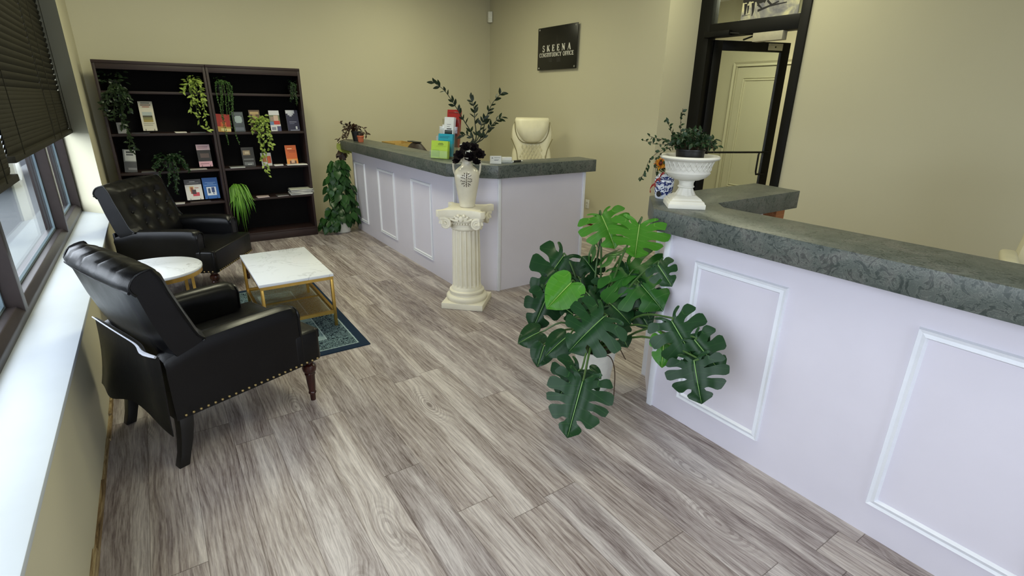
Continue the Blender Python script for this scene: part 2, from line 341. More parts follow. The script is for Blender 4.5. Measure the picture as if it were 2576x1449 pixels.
# torn-off baseboards
rng = random.Random(4)
bm = new(); y = YF
while y < 6.7:
    L = rng.uniform(.12, .5); w = rng.uniform(.006, .018); box(bm, XL - .001, XL + w, y, min(y + L, 6.74), 0, rng.uniform(.012, .05)); y += L
structure('baseboard_left', bm, m_torn('raw_trim_edge', [(48, 36, 26), (120, 98, 68), (176, 158, 120), (96, 58, 38)], (40, 3, 40)))
bm = new(); y = YJ + .02
while y < 7.3:
    L = rng.uniform(.1, .35); z0 = rng.choice((0, .015, .03)); box(bm, XS - rng.uniform(.008, .016), XS + .001, y, y + L, z0, z0 + rng.uniform(.012, .03)); y += L * rng.uniform(.8, 1.0)
box(bm, XS - .012, XS + .001, YJ + .05, YJ + .085, .03, .1)
structure('baseboard_right', bm, m_torn('torn_red_brown_edge', [(28, 10, 10), (70, 22, 18), (96, 40, 24), (40, 16, 14)], (40, 5, 30)))

# ---------------------------------------------------------------- left window: frame, mullions, panes, sill
win = thing('window_1', '', '', kind='structure')
XF0, XF1 = -0.75, -0.628
bm = new(); prism(bm, [(XF0, ZS - .02), (XF1, ZS - .02), (XF1, ZS + .035), (-.655, ZS + .066), (XF0, ZS + .066)], -.52, 6.12, lambda x, y, z: (x, z, y)); obj('bottom_rail', bm, BRONZE, win, bevel=.004)
bm = new(); box(bm, XF0, XF1, -.52, 6.12, ZW - .06, ZW); obj('head_rail', bm, BRONZE, win, bevel=.003)
ym = [6.115, 5.005, 3.175, 1.345, -0.485]
for i, y in enumerate(ym):
    bm = new(); box(bm, XF0, XF1, y - (.07 if i == 0 else .032), y + (.0 if i == 0 else .032), ZS + .03, ZW - .03); mu = obj('mullion', bm, BRONZE, win, bevel=.003)
for a, b in zip(ym, ym[1:]):
    bm = new(); y0, y1 = b + .032, a - (.07 if a > 6 else .032)
    box(bm, -.713, -.705, y0, y1, ZS + .06, ZW - .05); pn = obj('pane', bm, GLASS, win)
    bm = new(); fr = lambda u, v, d: (-.705 + d, u, v); fb = lambda u, v, d: (-.745 + d, u, v)
    frame_rect(bm, y0 - .002, y1 + .002, ZS + .062, ZW - .055, .022, 0, .012, fr); obj('glazing_bead', bm, plain('blue_grey_bead', (120, 138, 150), .35, .3), pn)
bm = new(); prism(bm, [(-.64, 6.1), (-.64, -.52), (XL + .012, -.52), (XL + .012, 5.79)][::-1], ZS - .022, ZS); structure('trim_1', bm, SILLW, bevel=.003)
# windows in the wall behind the camera
for k, (a, b) in enumerate(((.1, 2.45),)):
    w = thing('window_%d' % (k + 2), '', '', kind='structure'); bm = new(); frame_rect(bm, a, b, .5, 2.7, .06, -.03, .05, lambda u, v, d: (u, YF - .06 + d, v)); obj('window_frame', bm, BRONZE, w)
    bm = new(); box(bm, a, b, YF - .066, YF - .06, .5, 2.7); obj('pane', bm, GLASS, w)

# ---------------------------------------------------------------- venetian blinds
def blind(y0, y1, zb, label, x=-.565):
    t = thing('venetian_blind', label, 'blind', (x, (y0 + y1) / 2, 0), 0, 'dark blinds in the left window'); h = (y1 - y0) / 2; rg = random.Random(int(y0 * 10))
    bm = new(); z = ZW - .06; k = 0
    while z > zb + .03:
        low = z - zb; p = .040 if low > .33 else .021; a = math.radians(62 if low > .33 else 74); w = .026
        a += rg.uniform(-.05, .05); dz = rg.uniform(-.002, .002)
        sec = [(w * math.cos(a), w * math.sin(a)), (.3 * w * math.cos(a) + .002, .3 * w * math.sin(a) - .003), (-.3 * w * math.cos(a) + .001, -.3 * w * math.sin(a) - .003), (-w * math.cos(a), -w * math.sin(a))]
        sec = sec + [(u - .0012, v + .0016) for u, v in sec[::-1]]
        prism(bm, [(u, z + v + dz) for u, v in sec], -h + .004, h - .004, lambda u, v, s: (u, s, v)); z -= p
    obj('slats', bm, BLIND, t, angle=60)
    bm = new(); box(bm, -.03, .028, -h, h, zb, zb + .032); obj('bottom_rail', bm, BLIND, t, bevel=.004)
    bm = new(); box(bm, -.035, .03, -h, h, ZW - .05, ZW); obj('head_rail', bm, BLIND, t, bevel=.003)
    for s in ([-h * .72, h * .72] if h > .6 else [-h * .75, h * .75]):
        bm = new(); tube(bm, [(.03, s, zb + .02), (.034, s, ZW - .03)], .0022, 5); obj('ladder_cord', bm, BLIND, t)
blind(5.06, 6.0, 1.225, 'narrow dark venetian blind at the far end of the left window')
blind(3.36, 5.04, 1.225, 'wide dark venetian blind between the narrow far blind and the nearest lower one')
blind(1.36, 3.31, 1.15, 'nearest dark venetian blind, hanging a little lower than the two beyond it')

# ================================================================ RECEPTION DESKS
ZT, ZB = 1.066, 0.964
def desk_panel_fn(x): return lambda u, v, d: (x - d, u, v)
d1 = thing('reception_desk', 'long white panelled reception desk with grey-green counter at the back, pedestal before its corner', 'desk', (0, 0, 0), group='white panelled reception desks')
PX = 1.995
bm = new(); prism(bm, [(PX, 6.39), (PX, 3.765), (2.252, 3.505), (3.175, 3.505), (3.175, 3.62), (2.3, 3.62), (2.11, 3.81), (2.11, 6.39)], 0, ZB + .01); obj('front_panel', bm, WHITE, d1)
bm = new(); prism(bm, [(1.905, 6.45), (1.905, 3.735), (2.205, 3.435), (3.235, 3.435), (3.26, 3.70), (2.36, 3.715), (2.25, 3.83), (2.25, 6.6), (1.905, 6.52)], ZB, ZT); obj('countertop', bm, LAM, d1, bevel=.003)
fn = desk_panel_fn(PX)
for a, b in ((4.205, 4.645), (5.07, 5.54), (5.955, 6.33)):
    bm = new(); frame_rect(bm, a, b, .13, .838, .03, 0, .012, fn); obj('panel_moulding', bm, TRIMW, d1)
for (x, y) in ((2.256, 3.497), (1.992, 3.76), (3.16, 3.5)):
    bm = new(); box(bm, x - .014, x + .014, y - .008, y + .01, 0, ZB); obj('corner_trim', bm, TRIMW, d1, bevel=.004)
bm = new(); box(bm, 2.11, 2.75, 3.9, 6.3, .715, .745); obj('work_surface', bm, plain('grey_work_surface', (120, 120, 112), .5), d1)
for a in (3.95, 6.0): obj('support_leg', bmesh_box(2.6, 2.72, a, a + .25, 0, .715), WHITE, d1)

d2 = thing('reception_desk', 'near white panelled reception desk at right, white urn on its grey-green counter', 'desk', (0, 0, 0), group='white panelled reception desks')
bm = new(); prism(bm, [(PX, -1.2), (2.11, -1.2), (2.11, 1.53), (2.23, 1.70), (3.0, 1.70), (3.0, 1.82), (2.23, 1.82), (PX, 1.59)], 0, ZB + .01); obj('front_panel', bm, WHITE, d2)
bm = new(); prism(bm, [(1.922, -1.25), (2.25, -1.25), (2.25, 1.475), (2.33, 1.565), (3.115, 1.565), (3.165, 1.885), (2.18, 1.885), (1.922, 1.627)], ZB, ZT); obj('countertop', bm, LAM, d2, bevel=.003)
fn = desk_panel_fn(PX)
for a, b in ((.967, 1.408), (.05, .528), (-.87, -.40)):
    bm = new(); frame_rect(bm, a, b, .132, .855, .034, 0, .013, fn); obj('panel_moulding', bm, TRIMW, d2)
for (x, y) in ((1.993, 1.575), (2.215, 1.815)):
    bm = new(); box(bm, x - .012, x + .014, y - .022, y + .012, 0, ZB); obj('corner_trim', bm, TRIMW, d2, bevel=.004)
bm = new(); prism(bm, [(3.0, 1.62), (3.09, 1.62), (3.09, 1.86), (3.0, 1.86)], ZB - .095, ZB + .005); obj('support_block', bm, m_wood('raw_fir_block', (150, 92, 52), (184, 122, 74), .7), d2)
bm = new(); box(bm, 2.11, 2.7, -1.1, 1.4, .715, .745); obj('work_surface', bm, MATS['grey_work_surface'], d2)
for a in (-1.05, 1.2): obj('support_leg', bmesh_box(2.55, 2.68, a, a + .15, 0, .715), WHITE, d2)

# ================================================================ BOOKCASES
YBF, YBK = 6.31, 6.615
SH = (1.575, 1.19, .822, .485)
def bookcase(x0, x1, label):
    t = thing('bookcase', label, 'bookcase', ((x0 + x1) / 2, (YBF + YBK) / 2, 0), 0, 'dark brown bookcases side by side'); w = (x1 - x0) / 2; d = (YBK - YBF) / 2
    for s in (-1, 1):
        bm = new(); box(bm, min(s * w, s * (w - .024)), max(s * w, s * (w - .024)), -d, d, 0, 1.832); obj('side_panel', bm, ESPRESSO, t, bevel=.002)
    bm = new(); box(bm, -w, w, -d - .004, d, 1.812, 1.838); box(bm, -w + .024, w - .024, -d, -d + .02, 1.762, 1.812); obj('top_panel', bm, ESPRESSO, t, bevel=.002)
    bm = new(); box(bm, -w + .02, w - .02, d - .012, d, 0, 1.82); obj('back_panel', bm, BACKING, t)
    for z in SH:
        bm = new(); box(bm, -w + .024, w - .024, -d + .006, d - .012, z - .024, z); obj('shelf', bm, ESPRESSO, t, bevel=.002)
    bm = new(); box(bm, -w + .024, w - .024, -d, d - .012, .078, .1); obj('bottom_shelf', bm, ESPRESSO, t, bevel=.002)
    bm = new(); box(bm, -w + .01, w - .01, -d - .004, -d + .016, 0, .08); obj('kick_board', bm, ESPRESSO, t, bevel=.002)
bookcase(-.317, .577, 'left dark brown bookcase, partly behind the tufted armchair by the window')
bookcase(.581, 1.478, 'right dark brown bookcase, next to the leafy plant at the desk')

# ================================================================ SIGN, SENSOR, OUTLET
def wall_frame(x, y, z): return Matrix(((0, 0, -1, x), (-1, 0, 0, y), (0, 1, 0, z), (0, 0, 0, 1)))
sg = thing('wall_sign', 'black square-cornered office name sign with white lettering on the beige wall', 'sign', mat=wall_frame(XS, 5.832, 2.212))
W2, H2 = .409, .262
bm = new(); box(bm, -W2, W2, -H2, H2, .03, .04); obj('sign_board', bm, plain('black_acrylic', (13, 13, 12), .3), sg, bevel=.002)
for u in (-1, 1):
    for v in (-1, 1):
        bm = new(); lathe(bm, [(.012, 0), (.012, .043), (.009, .046)], 14, (u * (W2 - .035), v * (H2 - .025), 0)); obj('standoff_bolt', bm, STEEL, sg)
TK, TN = .25, .1
def arc(cx, cy, rx, ry, a0, a1, n=12): return [(cx + rx * math.cos(math.radians(a0 + (a1 - a0) * i / n)), cy + ry * math.sin(math.radians(a0 + (a1 - a0) * i / n))) for i in range(n + 1)]
def ser(x, y, w=.17): return ([(x - w, y), (x + w, y)], TN * .8)
GL = {
 'S': (.62, [(arc(.31, .74, .23, .23, 40, 270), .11), (arc(.31, .27, .25, .24, 90, -140), .13), ([(.5, .98), (.5, .72)], TN), ([(.07, .3), (.07, .02)], TN)]),
 'K': (.86, [([(.2, 0), (.2, 1)], TK), ([(.24, .42), (.72, .98)], TN), ([(.38, .56), (.76, .02)], TK * .9), ser(.2, .02), ser(.2, .98), ser(.72, .98, .12), ser(.76, .02, .15)]),
 'E': (.74, [([(.2, 0), (.2, 1)], TK), ([(.05, .97), (.66, .97)], TN), ([(.2, .52), (.5, .52)], TN), ([(.05, .03), (.68, .03)], TN), ([(.64, .99), (.64, .78)], TN), ([(.67, .0), (.67, .24)], TN), ([(.5, .64), (.5, .4)], TN)]),
 'F': (.68, [([(.2, 0), (.2, 1)], TK), ([(.05, .97), (.62, .97)], TN), ([(.2, .5), (.48, .5)], TN), ([(.6, .99), (.6, .76)], TN), ([(.48, .62), (.48, .38)], TN), ser(.2, .02)]),
 'N': (.92, [([(.16, 0), (.16, 1)], TN), ([(.14, .96), (.76, .03)], TK), ([(.76, 0), (.76, 1)], TN), ser(.16, .02, .13), ser(.1, .98, .1), ser(.76, .98, .13)]),
 'A': (.88, [([(.13, .02), (.44, 1.0)], TN), ([(.42, 1.0), (.74, .02)], TK), ([(.22, .34), (.62, .34)], TN), ser(.13, .02, .11), ser(.74, .02, .14)]),
 'C': (.82, [(arc(.44, .5, .33, .47, 55, 305, 18), .12), ([(.68, .99), (.68, .7)], TN), ([(.62, .13), (.7, .26)], TN)]),
 'O': (.9, [(arc(.44, .5, .34, .47, 0, 360, 24), .12)]),
 'T': (.76, [([(.37, 0), (.37, 1)], TK), ([(.05, .97), (.69, .97)], TN), ([(.07, .99), (.07, .76)], TN), ([(.67, .99), (.67, .76)], TN), ser(.37, .02)]),
 'I': (.42, [([(.2, 0), (.2, 1)], TK), ser(.2, .02), ser(.2, .98)]),
 'U': (.86, [([(.2, .98), (.2, .34)] + arc(.43, .3, .23, .27, 180, 360, 10), .12), ([(.66, .3), (.66, .98)], TN), ser(.2, .98), ser(.66, .98, .12)]),
 'Y': (.82, [([(.12, .98), (.4, .45)], TK * .9), ([(.4, .45), (.7, .98)], TN), ([(.4, .5), (.4, 0)], TK), ser(.12, .98, .13), ser(.7, .98, .11), ser(.4, .02)])}
def stroke(bm, pl, w, sx, sy, ox, oy, z0, z1):
    P = [Vector((x * sx, y * sy)) for x, y in pl]; w *= (sx + sy) / 2; closed = (P[0] - P[-1]).length < 1e-4; L = []; Rr = []
    for i, p in enumerate(P):
        a = P[i - 1] if i else (P[-2] if closed else P[0]); b = P[i + 1] if i < len(P) - 1 else (P[1] if closed else P[-1]); t = (b - a).normalized(); nn = Vector((-t.y, t.x)) * w / 2
        L.append(p + nn); Rr.append(p - nn)
    vs = [[bm.verts.new((q.x + ox, q.y + oy, z)) for q in S] for S in (L, Rr) for z in (z0, z1)]
    l0, l1, r0, r1 = vs
    for i in range(len(P) - 1):
        for f in ((l1[i], l1[i + 1], r1[i + 1], r1[i]), (l0[i], l0[i + 1], l1[i + 1], l1[i]), (r0[i], r0[i + 1], r1[i + 1], r1[i])): bm.faces.new(f)
def lettering(s, u0, u1, v0, hgt, gap, z0, z1):
    adv = [(GL[c][0] if c != ' ' else .45) + gap for c in s]; tot = sum(adv) - gap; sx = (u1 - u0) / tot; x = u0
    for c, a in zip(s, adv):
        if c != ' ':
            bm = new()
            for pl, w in GL[c][1]: stroke(bm, pl, w, sx, hgt, x, v0, z0, z1)
            obj('letter', bm, LETTER, sg, angle=20)
        x += a * sx
LETTER = plain('white_lettering', (226, 224, 214), .5, var=.02)
lettering('SKEENA', -.30, .29, -.035, .078, .62, .0402, .0415)
lettering('CONSTITUENCY OFFICE', -.37, .35, -.1, .05, .04, .0402, .0413)
bm = new(); prism(bm, [(-.03, .02), (.03, .02), (.008, .07), (.003, .15), (-.003, .15), (-.008, .07)], .0401, .0405); obj('emblem_spire', bm, plain('dark_grey_print', (36, 35, 33), .5), sg)
bm = new(); prism(bm, [(-.16, -.165), (-.09, -.165), (-.09, -.115), (-.16, -.115)], .0401, .0405); obj('emblem_block', bm, MATS['dark_grey_print'], sg)
bm = new(); prism(bm, [(.01, -.17), (.09, -.17), (.09, -.115), (.01, -.115)], .0401, .0405)
obj('emblem_block', bm, MATS['dark_grey_print'], sg)
se = thing('motion_sensor', 'small white sensor box high in the corner beside the sign wall', 'sensor', (XS - .02, 7.51, 2.675))
bm = new(); prism(bm, [(-.05, -.02), (.0, -.055), (.018, -.03), (.018, .03), (-.04, .03)], 0, .15); obj('sensor_body', bm, PLASTW, se, bevel=.006)
bm = new(); prism(bm, [(-.046, -.026), (-.004, -.056), (-.002, -.053), (-.044, -.022)], .02, .05); obj('lens', bm, plain('milky_lens', (200, 200, 190), .3), se)
ol = thing('wall_outlet', 'white duplex wall outlet low on the beige wall past the desk end', 'outlet', mat=wall_frame(XS, 5.09, .27))
bm = new(); box(bm, -.036, .036, -.058, .058, 0, .006); obj('cover_plate', bm, PLASTW, ol, bevel=.002)
for v in (-.022, .022):
    bm = new(); box(bm, -.016, .016, v - .014, v + .014, .006, .009); so = obj('socket', bm, PLASTW, ol, bevel=.003)
    bm = new(); box(bm, -.008, -.005, v - .006, v + .006, .009, .0095); box(bm, .005, .008, v - .006, v + .006, .009, .0095); obj('slot', bm, INK, so)

# ================================================================ GLASS DOOR
dr = thing('door_1', '', '', kind='structure')
def bx(name, mat, par, x0, x1, y0, y1, z0, z1, bev=.003):
    bm = new(); box(bm, x0, x1, y0, y1, z0, z1); return obj(name, bm, mat, par, bevel=bev)
FX0, FX1 = XD - .025, XD + .1
bx('left_jamb', BLACKMET, dr, FX0, FX1, DY1 - .145, DY1, 0, DZ); bx('right_jamb', BLACKMET, dr, FX0, FX1, DY0, DY0 + .085, 0, DZ)
bx('head_bar', BLACKMET, dr, FX0, FX1, DY0 + .085, DY1 - .145, 2.215, 2.345); bx('top_rail', BLACKMET, dr, FX0, FX1, DY0 + .085, DY1 - .145, DZ - .06, DZ)
bx('transom_pane', GLASS, dr, XD + .03, XD + .036, DY0 + .085, DY1 - .145, 2.345, DZ - .06, 0)
HY = DY1 - .15; ang = math.radians(-23.5)
lf = bpy.data.objects.new('door_leaf', None); COL.objects.link(lf); lf.parent = dr; lf.location = (XD + .07, HY, 0); lf.rotation_euler = (0, 0, ang); LW = .93
bm = new()
for a in ((0, .1, .0, 2.2), (LW - .1, LW, .0, 2.2)): box(bm, a[0], a[1], -.022, .022, a[2] + .01, a[3])
box(bm, .1, LW - .1, -.022, .022, 2.1, 2.2); box(bm, .1, LW - .1, -.022, .022, .01, .26); obj('leaf_frame', bm, BLACKMET, lf, bevel=.002)
bm = new(); box(bm, .1, LW - .1, -.004, .004, .26, 2.1); obj('leaf_pane', bm, GLASS, lf)
bm = new(); tube(bm, [(.06, -.024, 1.02), (.06, -.06, 1.02), (.3, -.06, 1.02), (LW - .16, -.06, 1.02), (LW - .05, -.06, 1.02), (LW - .05, -.024, 1.02)], .011, 8); obj('push_bar', bm, BLACKMET, lf)
bm = new(); tube(bm, [(LW - .06, -.024, 1.02), (LW - .19, -.065, 1.02), (LW - .2, -.068, .99), (LW - .2, -.068, .8), (LW - .19, -.065, .765), (LW - .06, -.024, .765)], .011, 8); obj('pull_handle', bm, BLACKMET, lf)
bm = new(); box(bm, LW - .28, LW - .1, -.03, -.022, 2.115, 2.185); obj('lock_plate', bm, STEEL, lf, bevel=.002)
bm = new(); lathe(bm, [(.009, 0), (.009, .003)], 10, fn=lambda r, z, a: (LW - .19 + r * math.cos(a), -.03 - z, 2.15 + r * math.sin(a))); obj('lock_hole', bm, INK, lf)
bx('magnetic_lock', plain('grey_lock_housing', (176, 170, 148), .5), dr, XD - .03, XD + .05, 3.06, 3.37, 2.135, 2.215)
bm = new(); box(bm, XD - .07, XD - .02, 3.62, 3.93, 2.21, 2.27); obj('door_closer', bm, BLACKMET, dr, bevel=.012)
bm = new(); tube(bm, [(XD - .045, 3.64, 2.24), (XD + .02, 3.35, 2.205), (XD + .35, 3.72, 2.21)], .009, 6); obj('closer_arm', bm, BLACKMET, dr)
# lake print standing in the transom
def m_lake():
    t = NT('lake_photo_print'); v = t.coord('Object'); sp = t.n('ShaderNodeSeparateXYZ'); t.l(v, sp.inputs[0]); n = t.noise(v, 5, 4, .6, .8); k = t.noise(t.coord('Object', (1, 14, 5)), 1.0, 4, .6, .6)
    col = t.ramp(n, [(.32, srgb(96, 96, 112)), (.5, srgb(150, 148, 142)), (.66, srgb(214, 208, 168))])
    e = t.math('ADD', sp.outputs[2], t.math('MULTIPLY', t.math('SUBTRACT', k, .5), .12)); col = t.mix(t.math('GREATER_THAN', e, .15), col, srgb(22, 20, 20)); t.set(col, .4); return t.m
pc = thing('landscape_print', 'lake photograph print with dark branches propped in the glass above the door', 'picture', (XD + .012, 3.265, 2.347))
bm = new(); box(bm, -.004, .004, -.295, .295, 0, .42); obj('print', bm, m_lake(), pc)
bm = new()
for p, r in (([(-.006, .12, .07), (-.006, .0, .1), (-.006, -.17, .112)], [.012, .009, .005]), ([(-.006, .18, .15), (-.006, .17, .07), (-.006, .175, .03)], [.02, .012, .004]), ([(-.006, .26, .15), (-.006, .255, .05)], [.02, .008]), ([(-.006, .23, .13), (-.006, .225, .06)], [.012, .005]), ([(-.006, .03, .15), (-.006, -.02, .105), (-.006, -.09, .13)], [.01, .012, .006]), ([(-.006, .285, .042), (-.006, .2, .046)], [.003, .002]), ([(-.006, .13, .13), (-.006, .08, .09)], [.012, .006])):
    tube(bm, p, r, 5)
for v in bm.verts: v.co.x = -.0045 + (v.co.x + .006) * .02
obj('branch_silhouette', bm, plain('dark_violet_print', (26, 24, 30), .5), pc)
# ================================================================ ARMCHAIRS (local +x = the way the sitter faces)
def soft(bm, x0, x1, y0, y1, z0, z1): box(bm, x0, x1, y0, y1, z0, z1)
def loft(bm, rings, cap=True):
    V = [[bm.verts.new(p) for p in r] for r in rings]; n = len(V[0])
    for a, b in zip(V, V[1:]):
        for k in range(n): bm.faces.new((a[k], a[(k + 1) % n], b[(k + 1) % n], b[k]))
    if cap: bm.faces.new(V[0][::-1]); bm.faces.new(V[-1])
    return V
def armchair(label, loc, rz, flap):
    t = thing('tufted_armchair', label, 'armchair', loc, rz, 'black leather armchairs by the window')
    # upholstered body: rails under the arms plus the deep front apron
    bm = new(); box(bm, -.335, .30, -.318, .318, .245, .36); obj('seat_frame', bm, LEATHER, t, bevel=.012)
    bm = new(); prism(bm, [(.22, -.328), (.355, -.328), (.372, -.3), (.372, .3), (.355, .328), (.22, .328)], .243, .418); obj('front_apron', bm, LEATHER, t, bevel=.016, seg=3)
    for s in (-1, 1):                                       # arms: flat outer panel, rolled top, rounded front
        prof = [(.326, .245), (.328, .50), (.333, .54), (.322, .572), (.29, .585), (.25, .578), (.226, .55), (.232, .5), (.235, .30), (.235, .245)]
        rings = []
        for x, k, dz in ((-.345, 1, -.055), (-.33, 1, -.045), (-.2, 1, -.005), (0, 1, 0), (.17, 1, .0), (.225, .99, -.003), (.25, .97, -.014), (.262, .90, -.03)):
            rings.append([(x, s * (.28 + (y - .28) * k), z + dz * max(0, (z - .3) / .28)) for y, z in prof])
        bm = new(); loft(bm, rings); a = obj('arm', bm, LEATHER, t, angle=48)
        bm = new(); pl = [(.262, s * (.28 + (y - .28) * .93), z - .028 * max(0, (z - .3) / .28)) for y, z in prof]; tube(bm, spline(pl, 30), .006, 6); obj('piping', bm, LEATHER, a)
    # cushion, crowned
    bm = new(); nx, ny = 12, 10; G = []
    for i in range(nx + 1):
        u = i / nx; row = []
        for j in range(ny + 1):
            v = j / ny * 2 - 1; x = -.22 + .585 * u; wd = .228 if x < .262 else .322
            row.append(bm.verts.new((x, v * wd, .415 + .034 * (1 - abs(v) ** 3) * (1 - abs(2 * u - 1) ** 4))))
        G.append(row)
    for i in range(nx):
        for j in range(ny): bm.faces.new((G[i][j], G[i + 1][j], G[i + 1][j + 1], G[i][j + 1]))
    g2 = bmesh.ops.extrude_face_region(bm, geom=bm.faces[:])
    for v in [e for e in g2['geom'] if isinstance(e, bmesh.types.BMVert)]: v.co.z = .37
    obj('seat_cushion', bm, LEATHER, t, angle=50)
    # raked back with a rolled top and tufted face
    def back_ring(y):
        k = abs(y) / .33; dome = .012 * (1 - k ** 2); s = .012 * max(0, k - .85) / .15
        F = [(-.17, .40), (-.185, .50), (-.215, .60), (-.25, .70), (-.285, .80), (-.302, .862 + dome), (-.322, .898 + dome), (-.36, .912 + dome), (-.41, .898 + dome), (-.436, .862 + dome), (-.43, .835 + dome * .6), (-.418, .82 + dome * .4), (-.39, .70), (-.352, .575), (-.333, .50), (-.318, .40)]
        puff = .028 * (1 - k ** 4)
        if k > .74: F[0], F[1], F[14], F[15] = (-.20, .562), (-.188, .57), (-.328, .53), (-.27, .545)
        out = []
        for i, (x, z) in enumerate(F):
            px = x + (puff if 1 <= i <= 5 else 0) - (.016 * (1 - k ** 2) if 7 <= i <= 15 else 0)
            out.append([px + (-s if i < 7 else s) + .022, y, z])
        return out
    ys = [-.333 + .666 * i / 36 for i in range(37)]; rings = [back_ring(y) for y in ys]
    def dens(r):                                            # finer rows on the front face so that the buttons dimple it
        o = []
        for i in range(len(r)):
            a, b = r[i], r[(i + 1) % len(r)]; n = 4 if i < 5 else (2 if i < 10 else 1)
            o += [[a[c] + (b[c] - a[c]) * q / n for c in range(3)] for q in range(n)]
        return o
    rings = [dens(r) for r in rings]; btn = [(y, z) for z, yy in ((.60, (-.15, 0, .15)), (.70, (-.225, -.075, .075, .225)), (.80, (-.15, 0, .15))) for y in yy]
    pleat = [.225, .075, -.075, -.225]
    for r in rings:
        for p in r:
            if p[0] > -.31 and p[2] < .87:
                for y, z in btn: p[0] -= .026 * math.exp(-(((p[1] - y) / .03) ** 2 + ((p[2] - z) / .03) ** 2))
            if p[2] > .80 and p[0] > -.435:
                for y in pleat: p[2] -= .006 * math.exp(-((p[1] - y) / .009) ** 2) * min(1, (p[2] - .8) / .08)
    bm = new(); loft(bm, rings); bk = obj('backrest', bm, LEATHER, t, angle=50)
    for y, z in btn:
        k = (z - .6) / .2; bm = new(); ball(bm, (-.19 - .07 * k, y, z), .011, 10, 6, (.6, 1, 1)); obj('button', bm, LEATHER, bk)
    bm = new(); e = [(p[0], s0 * .335, p[2]) for s0 in (1,) for p in back_ring(.333)[:12]]
    for s in (-1, 1): tube(bm, spline([(x, s * .333, z) for x, y, z in e], 30), .0055, 6)
    tube(bm, spline([(-.403 - .016 * (1 - (y / .333) ** 2), y, .838 + .007 * (1 - (y / .333) ** 2)) for y in ys[::3]], 30), .007, 6); obj('back_piping', bm, LEATHER, bk)
    if flap:                                                # loose back cover hanging away from the frame
        bm = new(); rows = []
        for i in range(9):
            v = i / 8; row = []
            for j in range(25):
                y = -.335 + .67 * j / 24; u = j / 24
                zb = .225 + .05 * math.exp(-((u - .42) / .2) ** 2) - .035 * (1 - u) ** 3 + .03 * u * (1 - u); zt = .555 + .012 * math.sin(u * PI)
                x = -.352 - .035 * v * math.sin(u * PI * .9 + .3) - .055 * v * v * u - .012 * math.sin(u * 9 + v * 2) * v - .02 * (1 - v) * math.exp(-((u - .1) / .1) ** 2)
                row.append(bm.verts.new((x, y, zt + (zb - zt) * v)))
            rows.append(row)
        for a, b in zip(rows, rows[1:]):
            for j in range(24): bm.faces.new((a[j], a[j + 1], b[j + 1], b[j]))
        g = bmesh.ops.extrude_face_region(bm, geom=bm.faces[:])
        for v in [q for q in g['geom'] if isinstance(q, bmesh.types.BMVert)]: v.co.x -= .004
        fl = obj('back_flap', bm, LEATHER, t, angle=60)
        bm = new(); tube(bm, [(-.364 - .012 * math.sin(j / 24 * PI) - .02 * math.exp(-((j / 24 - .1) / .1) ** 2), -.335 + .67 * j / 24, .560 + .012 * math.sin(j / 24 * PI)) for j in range(25)], [.006 * math.exp(-((j / 24 - .1) / .12) ** 2) + .003 for j in range(25)], 6); obj('flap_edge', bm, plain('grey_flap_lining', (170, 172, 180), .35), fl)
    else:
        bm = new(); box(bm, -.349, -.33, -.325, .325, .245, .56); obj('back_panel', bm, LEATHER, t, bevel=.008)
    # nail heads along the lower edge: two sides and the front
    nb = new(); ball(nb, (0, 0, 0), .0062, 8, 5); first = obj('nailhead', nb, BRASS, t)
    spots = [(-.31 + .645 * i / 21, s * .329, .258) for s in (-1, 1) for i in range(22)] + [(.373, -.29 + .58 * i / 19, .258) for i in range(20)]
    for k, p in enumerate(spots):
        o = first if k == 0 else first.copy()
        if k: COL.objects.link(o); o.parent = t
        o.location = p
    for s in (-1, 1):
        bm = new(); lathe(bm, [(.024, .245), (.026, .228), (.022, .222), (.033, .212), (.037, .196), (.033, .178), (.024, .168), (.028, .163), (.027, .155), (.024, .15), (.022, .11), (.017, .055), (.02, .05), (.02, .044), (.015, .038), (.013, 0)], 18, (.315, s * .275, 0)); obj('leg', bm, MAHOG, t)
        rows = [(-.30, .25, .03), (-.305, .19, .028), (-.316, .12, .025), (-.33, .06, .022), (-.348, 0, .022)]
        bm = new(); loft(bm, [[(x - w, s * .275 - w, z), (x + w, s * .275 - w, z), (x + w, s * .275 + w, z), (x - w, s * .275 + w, z)] for x, z, w in rows]); obj('leg', bm, EBONY, t, bevel=.004)
    return t
armchair('nearest black tufted leather armchair, its back toward the camera with a loose flap', (.091, 2.737, 0), math.radians(21), True)
armchair('farther black tufted leather armchair in front of the dark bookcases', (.105, 4.89, 0), math.radians(-31), False)

# ================================================================ TABLES AND RUG
cx0, cx1, cy0, cy1, ch = .413, .888, 3.488, 4.308, .396
ct = thing('coffee_table', 'square-cornered low coffee table with white marble top and gold legs on the dark rug', 'table', ((cx0 + cx1) / 2, (cy0 + cy1) / 2, .006)); hx, hy = (cx1 - cx0) / 2, (cy1 - cy0) / 2
bm = new(); box(bm, -hx, hx, -hy, hy, ch - .026, ch - .006); obj('table_top', bm, MARBLE, ct, bevel=.003)
bm = new()
for s in (-1, 1): box(bm, -hx + .004, hx - .004, s * (hy - .012) - .01, s * (hy - .012) + .01, ch - .046, ch - .026); box(bm, s * (hx - .014) - .01, s * (hx - .014) + .01, -hy + .022, hy - .022, ch - .046, ch - .026)
obj('apron', bm, GOLD, ct)
for a in (-1, 1):
    for b in (-1, 1):
        bm = new(); box(bm, a * (hx - .014) - .01, a * (hx - .014) + .01, b * (hy - .014) - .01, b * (hy - .014) + .01, 0, ch - .046); obj('leg', bm, GOLD, ct, bevel=.001)
bm = new()
